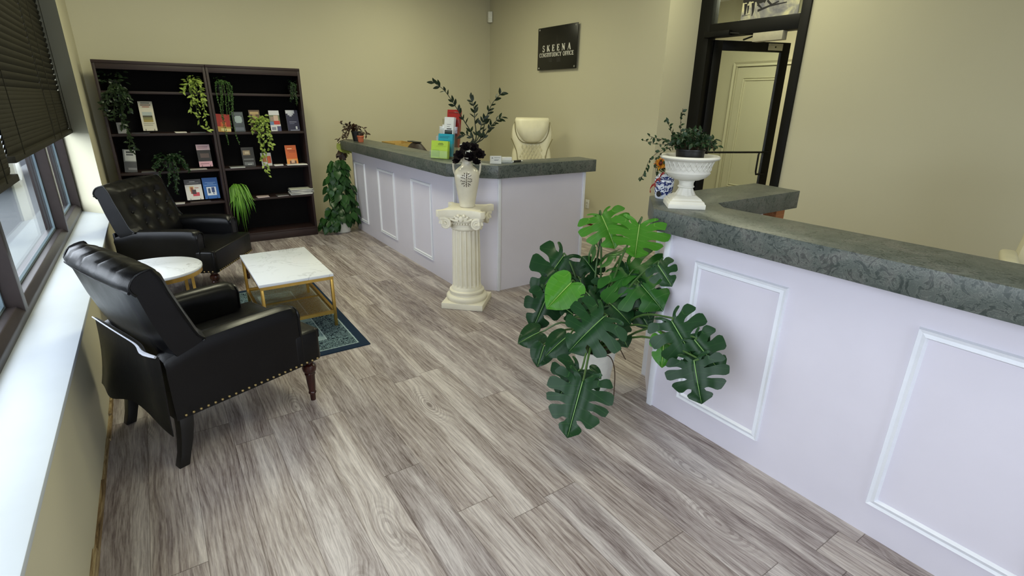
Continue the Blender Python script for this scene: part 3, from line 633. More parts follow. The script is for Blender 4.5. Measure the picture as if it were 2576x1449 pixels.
for s in (-1, 1): box(bm, -hx + .024, hx - .024, s * (hy - .014) - .01, s * (hy - .014) + .01, .095, .117); box(bm, s * (hx - .014) - .01, s * (hx - .014) + .01, -hy + .024, hy - .024, .095, .117)
box(bm, -hx + .024, hx - .024, -.006, .006, .097, .107)
sf = obj('lower_shelf', bm, GOLD, ct)
bm = new(); box(bm, -hx + .024, hx - .024, -hy + .024, hy - .024, .108, .1095); obj('shelf_mesh', bm, m_mesh(), sf)
rt = thing('side_table', 'small round white marble side table with gold frame between the two black armchairs', 'table', (-.125, 3.862, 0)); RR = .268
bm = new(); lathe(bm, [(RR - .003, .482), (RR, .485), (RR, .498), (RR - .003, .501)], 64); obj('table_top', bm, MARBLE, rt, angle=50)
bm = new(); lathe(bm, [(RR - .006, .456), (RR - .004, .456), (RR - .004, .482), (RR - .014, .482), (RR - .014, .456)], 64, cap=False); obj('ring_frame', bm, GOLD, rt)
for k in range(4):
    a = math.radians(-52 + 90 * k); r = RR - .014; p = Vector((r * math.cos(a), r * math.sin(a), 0)); bm = new(); box(bm, p.x - .009, p.x + .009, p.y - .009, p.y + .009, 0, .46); obj('leg', bm, GOLD, rt)
bm = new(); lathe(bm, [(RR - .02, .17), (RR - .02, .185)], 48); obj('lower_shelf', bm, MARBLE, rt, angle=50)
rg = thing('area_rug', 'dark blue patterned rug with a scroll border under the gold-legged coffee table', 'rug', (.625, 3.85, 0))
bm = new(); box(bm, -.35, .35, -.77, .77, .0005, .0065); obj('rug_pile', bm, m_rug(), rg)

# ================================================================ PEDESTAL, VASE, ROSES
pd = thing('column_pedestal', 'cream fluted column pedestal with scrolled capital at the far desk corner', 'pedestal', (1.893, 3.405, 0), math.radians(-47 + 3))
bm = new(); box(bm, -.165, .165, -.165, .165, 0, .048); obj('plinth', bm, CREAM, pd, bevel=.004)
bm = new(); lathe(bm, [(.155, .048), (.163, .062), (.163, .078), (.153, .09), (.135, .094), (.132, .103), (.140, .112), (.138, .126), (.122, .134), (.119, .15), (.112, .16)], 40); obj('base_moulding', bm, CREAM, pd, angle=50)
bm = new(); seg = 18 * 10; rings = []
for z, r in ((.155, .114), (.17, .112), (.3, .111), (.5, .108), (.6, .106), (.625, .106)):
    ring = []
    for i in range(seg):
        ph = (i % 10) / 10; d = .0 if ph < .25 else .0165 * math.sin((ph - .25) / .75 * PI) ** .6; d *= 0 if z in (.155, .625) else 1
        ring.append((((r - d) * math.cos(2 * PI * i / seg)), (r - d) * math.sin(2 * PI * i / seg), z))
    rings.append(ring)
loft(bm, rings); obj('shaft', bm, CREAM, pd, angle=25)
bm = new(); lathe(bm, [(.104, .612), (.118, .622), (.121, .635), (.115, .645), (.112, .66), (.13, .69), (.135, .72)], 36)
A = []
for q in range(4):
    for i in range(9):
        s = i / 8 * 2 - 1; a = q * PI / 2; x, y = .163 - .036 * (1 - s * s), s * .163
        if abs(s) == 1: x, y = .186, s * .158
        A.append((x * math.cos(a) - y * math.sin(a), x * math.sin(a) + y * math.cos(a)))
prism(bm, A, .728, .778); prism(bm, [(x * .93, y * .93) for x, y in A], .705, .729); cp = obj('capital', bm, CREAM, pd, bevel=.003)
for q in range(4):                                          # corner volutes, a mask and beads on each face
    for s in (-1, 1):
        a = q * PI / 2; bm = new(); c = Vector((.142, s * .118, .675))
        sp = [(c.x + .004 * k / 40, c.y + (.042 * (1 - k / 46)) * math.cos(k * .36) * s, c.z + (.042 * (1 - k / 46)) * math.sin(k * .36)) for k in range(42)]
        tube(bm, sp, [.0115 * (1 - k / 70) for k in range(42)], 8); ball(bm, (c.x + .006, c.y, c.z), .012)
        lathe(bm, [(.036, -.02), (.038, .0)], 18, fn=lambda r, z, an: (c.x + z - .002, c.y + r * math.cos(an), c.z + r * math.sin(an)))
        o = obj('volute', bm, CREAM, cp, rotz=a)
    bm = new(); ball(bm, (.14, 0, .712), .022, 12, 8, (.6, .9, 1.1))
    for s in (-1, 1):
        ball(bm, (.138, s * .03, .715), .014, 10, 6, (.5, 1.4, .8)); ball(bm, (.138, s * .022, .735), .013); ball(bm, (.138, s * .045, .725), .01, 8, 6, (.5, 1.3, .8)); tube(bm, [(.14, s * .02, .70), (.139, s * .05, .7), (.139, s * .085, .712)], .008, 6)
    for i in range(9): ball(bm, (.128 - .02 * ((i - 4) / 4) ** 2, (i - 4) * .02, .672), .009, 8, 6)
    obj('mask_ornament', bm, CREAM, cp, rotz=q * PI / 2)
VX, VY, VZ = 1.912, 3.412, .779
va = thing('amphora_vase', 'cream two-handled vase with a dark leaf crest standing on the column pedestal', 'vase', (VX, VY, VZ), math.radians(-122))
bm = new(); lathe(bm, [(.055, 0), (.06, .006), (.057, .016), (.06, .03), (.07, .08), (.083, .15), (.092, .21), (.093, .245), (.085, .272), (.062, .292), (.046, .303), (.038, .318), (.036, .335), (.04, .352), (.05, .36), (.051, .366), (.044, .366), (.034, .34)], 40); obj('vase_body', bm, GLAZE, va, angle=60)
for s in (-1, 1):
    bm = new(); tube(bm, spline([(0, s * .04, .338), (0, s * .075, .352), (0, s * .097, .335), (0, s * .1, .30), (0, s * .095, .262), (0, s * .086, .235)], 16), .0075, 8); obj('handle', bm, GLAZE, va)
bm = new(); rg_ = random.Random(3)
def on_vase(u, z):                                          # crest leaves lie on the curved belly
    r = .0925 if z > .19 else .083 + (z - .15) * .225; a = u / r; return Vector((r * math.cos(a) + .0012, r * math.sin(a), z))
for rr_, n_, ln in ((.010, 6, .014), (.022, 10, .016), (.034, 14, .015)):
    for k in range(n_):
        a = 2 * PI * (k + .5 * (n_ % 4)) / n_ + rg_.uniform(-.12, .12); u, z = rr_ * math.sin(a) * .95, .212 + rr_ * math.cos(a) * 1.2; l = ln * rg_.uniform(.8, 1.1)
        pts = [on_vase(u, z), on_vase(u + math.sin(a + .25) * l * .5, z + math.cos(a + .25) * l * .55), on_vase(u + math.sin(a) * l, z + math.cos(a) * l)]
        tube(bm, pts, [.001, .0030, .0006], 5)
tube(bm, [on_vase(0, .17), on_vase(0, .2), on_vase(0, .25)], .0018, 5); obj('leaf_crest', bm, plain('dark_brown_glaze', (48, 34, 24), .4), va)

def rose(bm, c, r, d, rg, n=3):
    """layered cupped petals around axis d"""
    d = Vector(d).normalized(); ux = d.orthogonal().normalized(); uy = d.cross(ux)
    ball(bm, Vector(c), r * .35)
    for L, (k, rr, op) in enumerate(((4, .5, .15), (6, .8, .5), (8, 1.0, .95))[:n]):
        for i in range(k):
            a = 2 * PI * (i + .5 * L) / k + rg.uniform(-.2, .2); o = ux * math.cos(a) + uy * math.sin(a); s = ux * -math.sin(a) + uy * math.cos(a); G = []
            for u in (0, .35, .7, 1.0):
                row = []
                for v in (-1, -.5, 0, .5, 1):
                    w = r * .55 * rr * (math.sin(PI * (.2 + .72 * u)) ** .7) * v; out = r * rr * (.15 + op * u * .8) - abs(v) * r * .12; up = r * (.9 * u * (1 - op * .45) - .2) + (r * .08 if u == 1 and v == 0 else 0)
                    row.append(bm.verts.new(Vector(c) + o * (out + (r * .12 * op if u == 1 else 0)) + s * w + d * up))
                G.append(row)
            for p, q in zip(G, G[1:]):
                for j in range(4): bm.faces.new((p[j], p[j + 1], q[j + 1], q[j]))
ROSE = plain('black_rose_cloth', (14, 5, 10), .8, var=.3, spec=.2)
rg_ = random.Random(8)
bq = thing('rose_bouquet', 'bunch of very dark artificial roses in the cream vase', 'flowers', (VX, VY, VZ))
for px, py, r, dx in ((1158, 392, .05, -.5), (1183, 397, .048, 0), (1205, 390, .048, .5), (1172, 372, .046, -.2), (1150, 405, .036, -.7), (1192, 374, .044, .3), (1198, 408, .034, .4)):
    P = at_xy(px, py, VX - .02, VY - .03) - Vector((VX, VY, VZ)); bm = new(); rose(bm, P, r, (-.4 + dx * .5, -.6 - dx * .3, .75), rg_); ro = obj('rose', bm, ROSE, bq, angle=80)
    bm = new(); tube(bm, spline([P, P * .5 + Vector((0, 0, .19)), (0, 0, .33), (P.x * .12, P.y * .12, .12)], 10), .003, 5); obj('stem', bm, plain('dark_green_stem', (24, 34, 20), .6), ro)

# ================================================================ FOLIAGE HELPERS
def add_leaf(bm, p, d, nrm, L, W, heart=False, droop=.25, uv=None):
    d = Vector(d).normalized(); n = Vector(nrm); n = (n - d * n.dot(d))
    if n.length < 1e-4: n = d.orthogonal()
    n.normalize(); s = d.cross(n)
    prof = ((0, 0), (.12, .62), (.35, 1.0), (.65, .72), (.86, .33), (1, 0)) if heart else ((0, 0), (.18, .55), (.42, 1.0), (.7, .75), (.88, .36), (1, 0))
    mid = []; lf = []; rt = []
    for u, w in prof:
        back = -.14 * L if heart and u == .12 else 0
        c = Vector(p) + d * (u * L) - n * (droop * L * u * u); mid.append(bm.verts.new(c))
        if w: e = n * (.10 * W * w); lf.append(bm.verts.new(c + s * (w * W / 2) + e + d * back)); rt.append(bm.verts.new(c - s * (w * W / 2) + e + d * back))
    for S, o in ((lf, 1), (rt, -1)):
        fs = [(mid[0], mid[1], S[0])] + [(mid[i + 1], mid[i + 2], S[i + 1], S[i]) for i in range(3)] + [(mid[4], mid[5], S[3])]
        for f in fs: bm.faces.new(f if o > 0 else f[::-1])
def rv(rg, s=1): return Vector((rg.uniform(-1, 1), rg.uniform(-1, 1), rg.uniform(-1, 1))) * s
def vine(lb, sb, pts, n, L, W, rg, spread=.8, heart=False, rad=.002, droop=.3, lo=0.0, out=(0, -1, .2)):
    P = spline(pts, max(8, n)); tube(sb, P, rad, 5)
    for i in range(n):
        u = lo + (1 - lo) * (i + rg.random() * .6) / n; k = min(int(u * (len(P) - 1)), len(P) - 2); p = P[k].lerp(P[k + 1], u * (len(P) - 1) - k); t = (P[k + 1] - P[k]).normalized()
        d = (t * .5 + rv(rg, spread) + Vector(out) * .35).normalized(); f = rg.uniform(.7, 1.15)
        add_leaf(lb, p, d, Vector((-.2, -.7, .6)) + rv(rg, .5), L * f, W * f, heart, droop)
LEAF_D = m_leaf('leaf_dark', (18, 34, 18), (38, 62, 34)); LEAF_M = m_leaf('leaf_mid', (34, 64, 26), (66, 100, 46)); LEAF_Y = m_leaf('leaf_yellow_green', (92, 116, 44), (158, 176, 86)); LEAF_B = m_leaf('leaf_bright', (52, 98, 28), (104, 150, 52))
LEAF_K = m_leaf('leaf_glossy_dark', (14, 26, 14), (30, 48, 24), .35); LEAF_R = m_leaf('leaf_purple_brown', (36, 24, 20), (66, 48, 34)); STEM = plain('green_stem', (62, 84, 40), .5); STEMB = plain('brown_stem', (70, 52, 34), .6)

# ================================================================ ZZ PLANT BEHIND THE VASE (stands on the counter)
ZX, ZY = 2.12, 3.78
zz = thing('potted_zamioculcas', 'tall dark-leaved plant in a white pot on the far desk behind the roses', 'plant', (ZX, ZY, ZT))
zr = at_xy(1203, 363, ZX, ZY).z - ZT
bm = new(); lathe(bm, [(.044, 0), (.047, .004), (.056, zr), (.053, zr), (.05, zr - .015)], 28); obj('pot', bm, PLASTW, zz)
bm = new(); lathe(bm, [(.05, zr - .02), (.05, zr - .014)], 20); obj('soil', bm, SOIL, zz)
rg_ = random.Random(5)
for px, q in ((((1190, 345), (1165, 300), (1146, 268), (1118, 228), (1086, 204)), -.02), (((1197, 350), (1194, 300), (1192, 270), (1182, 244)), 0), (((1208, 350), (1222, 300), (1240, 258), (1267, 230)), .02), (((1212, 352), (1228, 328), (1246, 306), (1266, 293)), .0), (((1200, 352), (1210, 318), (1217, 298)), -.05), (((1192, 352), (1176, 340), (1164, 340)), -.04)):
    pts = [Vector((0, 0, zr - .02))] + [at_xy(a, b, ZX + q, ZY + q) - Vector((ZX, ZY, ZT)) for a, b in px]; P = spline(pts, 24)
    bm = new(); tube(bm, P, [.0055 - .004 * i / 23 for i in range(24)], 7); st = obj('stem', bm, plain('dark_green_stem', (24, 34, 20), .6), zz)
    bm = new(); n = max(5, int((P[-1] - P[0]).length / .04))
    for i in range(2, n + 1):
        u = .16 + .84 * i / n; k = min(int(u * 23), 22); t = (P[k + 1] - P[k]).normalized(); s = t.cross(Vector((-.4, -.8, .3))).normalized()
        for sg_ in ((-1, 1) if i % 3 else (1,)):
            f = rg_.uniform(.75, 1.1); add_leaf(bm, P[k], t * .8 + s * sg_ * .7 + Vector((0, 0, .15)) + rv(rg_, .25), Vector((-.5, -.7, .6)) + rv(rg_, .7), .056 * f, .024 * f, False, .15)
    obj('leaves', bm, LEAF_K, st, angle=60)

# ================================================================ URN, JAR, FLOWER ON THE NEAR DESK
UX, UY = 2.103, 1.60
ur = thing('pedestal_urn', 'white cast pedestal urn with lattice bowl on the near desk corner', 'urn', (UX, UY, ZT), math.radians(-42))
bm = new(); Q = lambda r: [(-r, -r), (r, -r), (r, r), (-r, r)]
bm = new(); loft(bm, [[(x, y, z) for x, y in Q(r)] for r, z in ((.086, 0), (.086, .022), (.081, .026), (.079, .033), (.071, .036), (.066, .045), (.046, .058))]); obj('foot', bm, STONEW, ur, angle=25, bevel=.002)
bm = new(); seg = 48; rings = [[((r + (.0025 * math.cos(i * 2 * PI / 4) if .056 < z < .085 else 0)) * math.cos(2 * PI * i / seg), (r + (.0025 * math.cos(i * 2 * PI / 4) if .056 < z < .085 else 0)) * math.sin(2 * PI * i / seg), z) for i in range(seg)] for r, z in ((.052, .052), (.044, .064), (.036, .078), (.033, .09), (.039, .094), (.039, .098), (.034, .102), (.034, .116), (.038, .122), (.036, .127))]
loft(bm, rings); obj('stem', bm, STONEW, ur, angle=40)
bm = new(); lathe(bm, [(.036, .125), (.06, .13), (.085, .141), (.1, .156), (.104, .163), (.101, .167), (.101, .172), (.103, .2), (.112, .216), (.126, .224), (.134, .226), (.138, .233), (.134, .241), (.124, .241), (.116, .228), (.1, .2), (.08, .17)], 56); bw = obj('bowl', bm, STONEW, ur, angle=50)
bm = new()
for i in range(26):
    a0 = 2 * PI * i / 26
    for sgn in (-1, 1):
        pts = []
        for k in range(7):
            u = k / 6; z = .176 + .04 * u; r = .1035 + .009 * u ** 2; a = a0 + sgn * .26 * u ** .7; pts.append((r * math.cos(a), r * math.sin(a), z))
        tube(bm, pts, .0026, 5)
obj('lattice_relief', bm, STONEW, bw)
ip = thing('potted_ivy', 'small-leaved trailing plant in a black bowl set in the white urn', 'plant', (UX, UY, ZT + .228))
bm = new(); lathe(bm, [(.05, -.03), (.06, -.028), (.066, .034), (.07, .036), (.07, .042), (.064, .042), (.06, .03)], 28); obj('pot', bm, PLASTB, ip)
bm = new(); lathe(bm, [(.06, .02), (.06, .028)], 20); obj('soil', bm, SOIL, ip)
rg_ = random.Random(12); lb, sb = new(), new(); O = Vector((UX, UY, ZT + .228))
for px, q, n in ((((1715, 350), (1712, 310), (1718, 273)), 0, 22), (((1700, 355), (1685, 320), (1676, 300)), 0, 18), (((1700, 360), (1660, 350), (1632, 342)), .0, 20), (((1695, 365), (1650, 362), (1616, 352)), 0, 18), (((1690, 370), (1640, 395), (1620, 435), (1608, 455)), 0, 22), (((1690, 370), (1652, 400), (1650, 435)), .0, 16), (((1770, 365), (1785, 350), (1796, 385)), 0, 18)):
    vine(lb, sb, [Vector((0, 0, .03))] + [at_xy(a, b, UX - .03 + q, UY - .04 + q) - O for a, b in px], n, .022, .014, rg_, .9, False, .0012)
for k in range(70):
    a = rg_.uniform(0, 2 * PI); r = rg_.uniform(.02, .125); h0 = rg_.uniform(.05, .12) * (1 - r * 4) + .03; p = Vector((r * math.cos(a), r * math.sin(a), h0)); vine(lb, sb, [Vector((r * .3 * math.cos(a), r * .3 * math.sin(a), .03)), p * .7 + Vector((0, 0, .02)), p], 7, .026, .016, rg_, 1.0, False, .001, lo=.3)
obj('foliage', lb, LEAF_D, ip, angle=60); obj('stems', sb, STEMB, ip)
JX, JY = 2.185, 1.80
jr = thing('ginger_jar', 'blue and white porcelain jar standing behind the white urn', 'jar', (JX, JY, ZT))
bm = new(); lathe(bm, [(.036, 0), (.04, .006), (.046, .04), (.05, .08), (.05, .098), (.044, .112), (.034, .12), (.034, .128), (.03, .128), (.03, .1)], 32); obj('jar_body', bm, m_bluewhite(), jr, angle=60)
bm = new(); lathe(bm, [(.006, 0), (.014, .004), (.015, .007)], 16, fn=lambda r, z, a: (-.0475 - z * .3, -.012 + r * math.cos(a) * 1.0, .028 + r * math.sin(a))); obj('spout_hole', bm, INK, jr)
fw = thing('chrysanthemum', 'orange-yellow flower with a red curled ribbon in the blue and white jar', 'flower', (JX, JY, ZT + .1))
rg_ = random.Random(2); O = Vector((JX, JY, ZT + .1)); c = at_xy(1661, 412, JX - .01, JY - .03) - O; bm = new(); d = Vector((-.5, -.7, .35)).normalized(); ux = d.orthogonal().normalized(); uy = d.cross(ux)
for L, (k, r, el) in enumerate(((16, .036, .1), (14, .03, .45), (10, .022, .9), (7, .014, 1.3))):
    for i in range(k):
        a = 2 * PI * i / k + L; o = ux * math.cos(a) + uy * math.sin(a); add_leaf(bm, c, o * math.cos(el) + d * math.sin(el), d - o * .3, r * rg_.uniform(.85, 1.15), .011, False, -.15)
obj('petals', bm, m_leaf('petal_orange', (190, 96, 30), (224, 166, 52), .6), fw, angle=70)
bm = new(); ball(bm, c - d * .004, .012); ball(bm, c + d * .01, .011); obj('flower_heart', bm, plain('dark_red_heart', (92, 24, 20), .7), fw)
bm = new(); tube(bm, spline([c, c * .6 + Vector((0, .02, .0)), (0, 0, .02), (0, 0, -.05)], 12), .003, 6); obj('stem', bm, STEM, fw)
lb, sb = new(), new()
for k in range(7): vine(lb, sb, [c * .7, c * .75 + rv(rg_, .03), c * .72 + rv(rg_, .045)], 3, .028, .015, rg_, .8, False, .001)
obj('foliage', lb, LEAF_D, fw, angle=60); sb.free()
bm = new(); p0 = at_xy(1668, 440, JX - .04, JY - .04) - O; p1 = at_xy(1636, 478, JX - .06, JY + .0) - O; P = []
for k in range(50):
    u = k / 49; p = p0.lerp(p1, u); P.append(p + Vector((math.cos(u * 17) * .009, math.sin(u * 17) * .006, math.sin(u * 17 + 1) * .010)))
R_ = [[p + Vector((0, 0, .006)), p - Vector((0, 0, .006))] for p in P]; V = [[bm.verts.new(q) for q in r] for r in R_]
for a, b in zip(V, V[1:]): bm.faces.new((a[0], a[1], b[1], b[0]))
g = bmesh.ops.extrude_face_region(bm, geom=bm.faces[:])
for v in [q for q in g['geom'] if isinstance(q, bmesh.types.BMVert)]: v.co.y += .001
obj('ribbon', bm, plain('red_ribbon', (150, 36, 30), .35), fw, angle=60)
# ================================================================ MONSTERA
def monstera_leaf(bm, uvl, L, W, lobes, droop, fold, rg, young=False):
    """leaf in its own frame: x along the midrib from the stalk (0) to the tip (L), y across, z the upper face"""
    E = [(0, .015), (-.14, .10), (-.215, .24), (-.16, .39), (0, .49), (.2, .53), (.42, .49), (.63, .39), (.82, .23), (.95, .07), (1.0, 0)]
    def marg(s):
        u = s * (len(E) - 1); i = min(int(u), len(E) - 2); f = u - i; P = [E[max(0, i - 1)], E[i], E[i + 1], E[min(len(E) - 1, i + 2)]]
        return [0.5 * (2 * P[1][c] + (P[2][c] - P[0][c]) * f + (2 * P[0][c] - 5 * P[1][c] + 4 * P[2][c] - P[3][c]) * f * f + (3 * P[1][c] - P[0][c] - 3 * P[2][c] + P[3][c]) * f ** 3) for c in (0, 1)]
    nv = 12; n = lobes; wob = [rg.uniform(-.02, .02) for _ in range(n + 1)]
    for side in (-1, 1):
        br = [0] + sorted((.27 + .64 * (k / n) ** .95 + wob[k]) for k in range(n)) + [1.0] if not young else [0, .25, .5, .75, 1]
        dep = [rg.uniform(.3, .5) for _ in br]
        for k in range(len(br) - 1):
            a, b = br[k], br[k + 1]; ns = 4 if k else 7; G = []
            for i in range(ns + 1):
                q = i / ns; row = []
                for j in range(nv + 1):
                    v = j / nv; gap = 0
                    if not young:
                        e = dep[k] if q < .5 else dep[k + 1]; first = (k == 0 and q < .5); last = (k == len(br) - 2 and q > .5)
                        tt = max(0, (v - e) / (1 - e))
                        if not (first or last): gap = .145 * min(1, tt / .22) ** .5 * (1 - .45 * tt)
                        if v > .84 and not first and not last: gap += .16 * ((v - .84) / .16) ** 2
                    c = .5 + (q - .5) * (1 - 2 * gap); s = a + (b - a) * c; m = max(0, (s - .2) / .8) ** 1.15 * .97; ex, ey = marg(s)
                    x = m * (1 - v) + ex * v - .05 * math.sin(v * PI) * (1 if s > .3 else 0); y = ey * v
                    if q in (0, 1) and gap == 0 and v < .9: pass
                    wv = .018 * math.sin(v * 5 + k * 2.1 + side) * v
                    z = -droop * x * x - fold * (y ** 1.3) * (1 if y > 0 else 0) + wv + .05 * math.sin(min(1, y / .25) * PI) * .5 - (.02 * math.cos((q - .5) * PI * 2 * .0) if y < .01 else 0)
                    vt = bm.verts.new((x * L, side * y * W * L, z * L)); row.append((vt, x, y))
                G.append(row)
            for i in range(ns):
                for j in range(nv):
                    q4 = [G[i][j], G[i + 1][j], G[i + 1][j + 1], G[i][j + 1]]
                    if side < 0: q4 = q4[::-1]
                    try: f = bm.faces.new([t[0] for t in q4])
                    except ValueError: continue
                    for lp, t in zip(f.loops, q4): lp[uvl].uv = (max(0, t[1]) + t[2] * .0 - t[2] * .35, t[2])
    bmesh.ops.remove_doubles(bm, verts=bm.verts, dist=L * .002)
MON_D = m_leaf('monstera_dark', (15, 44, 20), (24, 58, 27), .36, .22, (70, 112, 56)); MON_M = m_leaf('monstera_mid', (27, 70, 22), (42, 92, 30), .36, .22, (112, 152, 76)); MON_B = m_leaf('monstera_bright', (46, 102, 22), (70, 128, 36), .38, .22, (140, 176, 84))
MPX, MPY = 1.865, 1.885
mo = thing('potted_monstera', 'large split-leaf monstera in a white pot on the floor beside the near desk', 'plant', (MPX, MPY, 0))
bm = new(); seg = 88; rings = [[((r + (.0018 if i % 2 else 0) * rb) * math.cos(2 * PI * i / seg), (r + (.0018 if i % 2 else 0) * rb) * math.sin(2 * PI * i / seg), z) for i in range(seg)] for r, z, rb in ((.082, 0, 0), (.086, .004, 1), (.112, .225, 1), (.114, .228, 0), (.116, .25, 0), (.108, .25, 0), (.104, .215, 0))]
loft(bm, rings); obj('pot', bm, PLASTW, mo, angle=50)
bm = new(); lathe(bm, [(.1, .205), (.1, .222)], 24); obj('soil', bm, SOIL, mo)
bm = new(); tube(bm, [(.03, .04, .2), (.035, .06, .34), (.02, .075, .44)], .022, 9); tube(bm, [(-.075, .03, .21), (-.08, .04, .275)], .02, 9); obj('moss_stick', bm, m_torn('coir_pole', [(96, 62, 40), (150, 104, 72), (190, 140, 110)], (30, 30, 60)), mo)
LV = [  # stalk joint (px), tip (px), distance from the eye, width ratio, slits, droop, fold, material, face bias
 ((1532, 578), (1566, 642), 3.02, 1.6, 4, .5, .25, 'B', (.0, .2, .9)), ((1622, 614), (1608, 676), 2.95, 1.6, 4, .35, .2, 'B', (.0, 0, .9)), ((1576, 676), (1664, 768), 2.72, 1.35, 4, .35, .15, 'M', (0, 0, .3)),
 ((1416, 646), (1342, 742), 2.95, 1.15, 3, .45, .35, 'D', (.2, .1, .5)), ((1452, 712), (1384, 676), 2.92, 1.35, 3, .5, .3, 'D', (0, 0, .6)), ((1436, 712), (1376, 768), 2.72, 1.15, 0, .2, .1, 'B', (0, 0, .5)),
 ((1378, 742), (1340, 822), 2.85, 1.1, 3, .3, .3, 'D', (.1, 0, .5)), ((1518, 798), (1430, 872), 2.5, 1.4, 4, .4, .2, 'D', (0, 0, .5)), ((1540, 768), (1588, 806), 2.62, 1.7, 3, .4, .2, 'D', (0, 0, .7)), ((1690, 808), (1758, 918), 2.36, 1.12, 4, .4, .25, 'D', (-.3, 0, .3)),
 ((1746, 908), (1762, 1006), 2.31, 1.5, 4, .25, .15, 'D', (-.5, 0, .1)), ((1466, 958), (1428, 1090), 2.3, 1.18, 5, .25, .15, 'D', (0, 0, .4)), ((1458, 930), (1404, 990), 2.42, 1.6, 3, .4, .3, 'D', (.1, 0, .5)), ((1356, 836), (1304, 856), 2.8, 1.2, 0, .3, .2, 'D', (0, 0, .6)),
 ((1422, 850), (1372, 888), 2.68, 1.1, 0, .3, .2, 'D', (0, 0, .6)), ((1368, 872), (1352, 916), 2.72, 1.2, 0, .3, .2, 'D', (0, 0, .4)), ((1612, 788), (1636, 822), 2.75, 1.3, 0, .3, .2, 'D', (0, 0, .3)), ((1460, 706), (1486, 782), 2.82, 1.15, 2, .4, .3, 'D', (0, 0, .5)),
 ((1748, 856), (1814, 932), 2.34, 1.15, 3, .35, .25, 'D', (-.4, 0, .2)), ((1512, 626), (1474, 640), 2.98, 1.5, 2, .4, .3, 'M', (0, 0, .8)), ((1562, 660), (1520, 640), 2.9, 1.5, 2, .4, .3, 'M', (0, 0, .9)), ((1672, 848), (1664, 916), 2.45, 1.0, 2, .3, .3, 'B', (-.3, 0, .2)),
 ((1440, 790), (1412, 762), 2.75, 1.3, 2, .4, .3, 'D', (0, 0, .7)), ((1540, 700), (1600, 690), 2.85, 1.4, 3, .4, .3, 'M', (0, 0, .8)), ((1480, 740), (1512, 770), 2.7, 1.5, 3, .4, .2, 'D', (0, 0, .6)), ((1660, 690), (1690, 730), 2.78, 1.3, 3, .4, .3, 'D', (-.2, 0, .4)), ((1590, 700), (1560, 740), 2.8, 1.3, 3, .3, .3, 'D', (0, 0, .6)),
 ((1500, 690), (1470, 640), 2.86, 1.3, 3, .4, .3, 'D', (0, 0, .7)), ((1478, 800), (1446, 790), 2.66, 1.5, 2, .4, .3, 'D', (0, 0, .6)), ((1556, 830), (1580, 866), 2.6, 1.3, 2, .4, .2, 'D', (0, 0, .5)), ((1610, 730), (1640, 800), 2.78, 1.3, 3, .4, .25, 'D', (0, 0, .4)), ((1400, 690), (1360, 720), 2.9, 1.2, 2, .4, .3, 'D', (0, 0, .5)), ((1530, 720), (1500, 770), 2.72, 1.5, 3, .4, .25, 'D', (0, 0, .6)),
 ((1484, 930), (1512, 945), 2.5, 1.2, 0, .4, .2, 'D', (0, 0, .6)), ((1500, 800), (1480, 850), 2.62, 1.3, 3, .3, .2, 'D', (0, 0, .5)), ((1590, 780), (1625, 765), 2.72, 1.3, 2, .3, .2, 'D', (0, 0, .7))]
rg_ = random.Random(21); O = Vector((MPX, MPY, 0))
for (p, q, r, wr, nl, dr_, fo, mt, bias) in LV:
    P, Q = at_d(p[0], p[1], r), at_d(q[0], q[1], r)
    toeye = (EYE - P).normalized(); Q = Q + Vector((0, 0, -.01)) + toeye * .02
    for v in (P, Q):
        if v.x > 1.90: v += -ray(1700, 900).normalized() * ((v.x - 1.90) / .6)
    x = (Q - P); L = x.length * 1.04; x.normalize(); n = toeye * .8 + Vector(bias); n = (n - x * n.dot(x)).normalized(); y = n.cross(x)
    bm = new(); uvl = bm.loops.layers.uv.new('UVMap'); monstera_leaf(bm, uvl, L, wr / 1.06, nl, dr_ * .5, fo, rg_, nl == 0)
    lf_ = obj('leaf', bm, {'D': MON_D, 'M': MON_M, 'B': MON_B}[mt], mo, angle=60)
    lf_.matrix_local = Matrix(((x.x, y.x, n.x, P.x - O.x), (x.y, y.y, n.y, P.y - O.y), (x.z, y.z, n.z, P.z), (0, 0, 0, 1)))
    bm = new(); tube(bm, [(u * L, 0, (-dr_ * .5 * u * u + .004) * L) for u in (-.02, .15, .3, .45, .6, .75, .88, .97)], [.0026, .0026, .0024, .0021, .0018, .0014, .001, .0005], 6); obj('midrib', bm, plain('pale_green_rib', (104, 142, 76), .4) if mt != 'B' else plain('bright_green_rib', (142, 178, 88), .4), lf_)
    a = rg_.uniform(0, 6.28); b0 = Vector((.03 * math.cos(a), .03 * math.sin(a), .215)); e = P - O; mid = b0.lerp(e, .55) + Vector((0, 0, .10 + .1 * max(0, .5 - e.z)))
    bm = new(); tube(bm, spline([b0, mid, e - n * .012 - x * .02, e], 16), [.0065 - .0028 * k / 15 for k in range(16)], 7); obj('petiole', bm, plain('monstera_stalk', (58, 88, 38), .45), mo)
bm = new(); tube(bm, spline([(-.04, -.06, .22), (-.02, -.13, .25), (.01, -.15, .16), (.0, -.17, .01)], 14), .003, 5); tube(bm, spline([(.05, .0, .22), (.09, -.06, .27), (.10, -.14, .2)], 12), .0032, 5); tube(bm, spline([(-.05, .02, .22), (-.1, .05, .27), (-.17, .04, .22)], 12), .003, 5); obj('aerial_root', bm, STEMB, mo)
bm = new(); P = at_d(1500, 892, 2.6) - O; add_leaf(bm, Vector((P.x, P.y, .262)), (-.3, -.6, -.3), (0, -.3, 1), .04, .024); P = Vector((.02, .03, .30)); add_leaf(bm, P, (.2, .1, .4), (-.6, -.6, .4), .07, .035); obj('yellowed_leaf', bm, plain('yellow_leaf', (206, 176, 50), .5), mo)

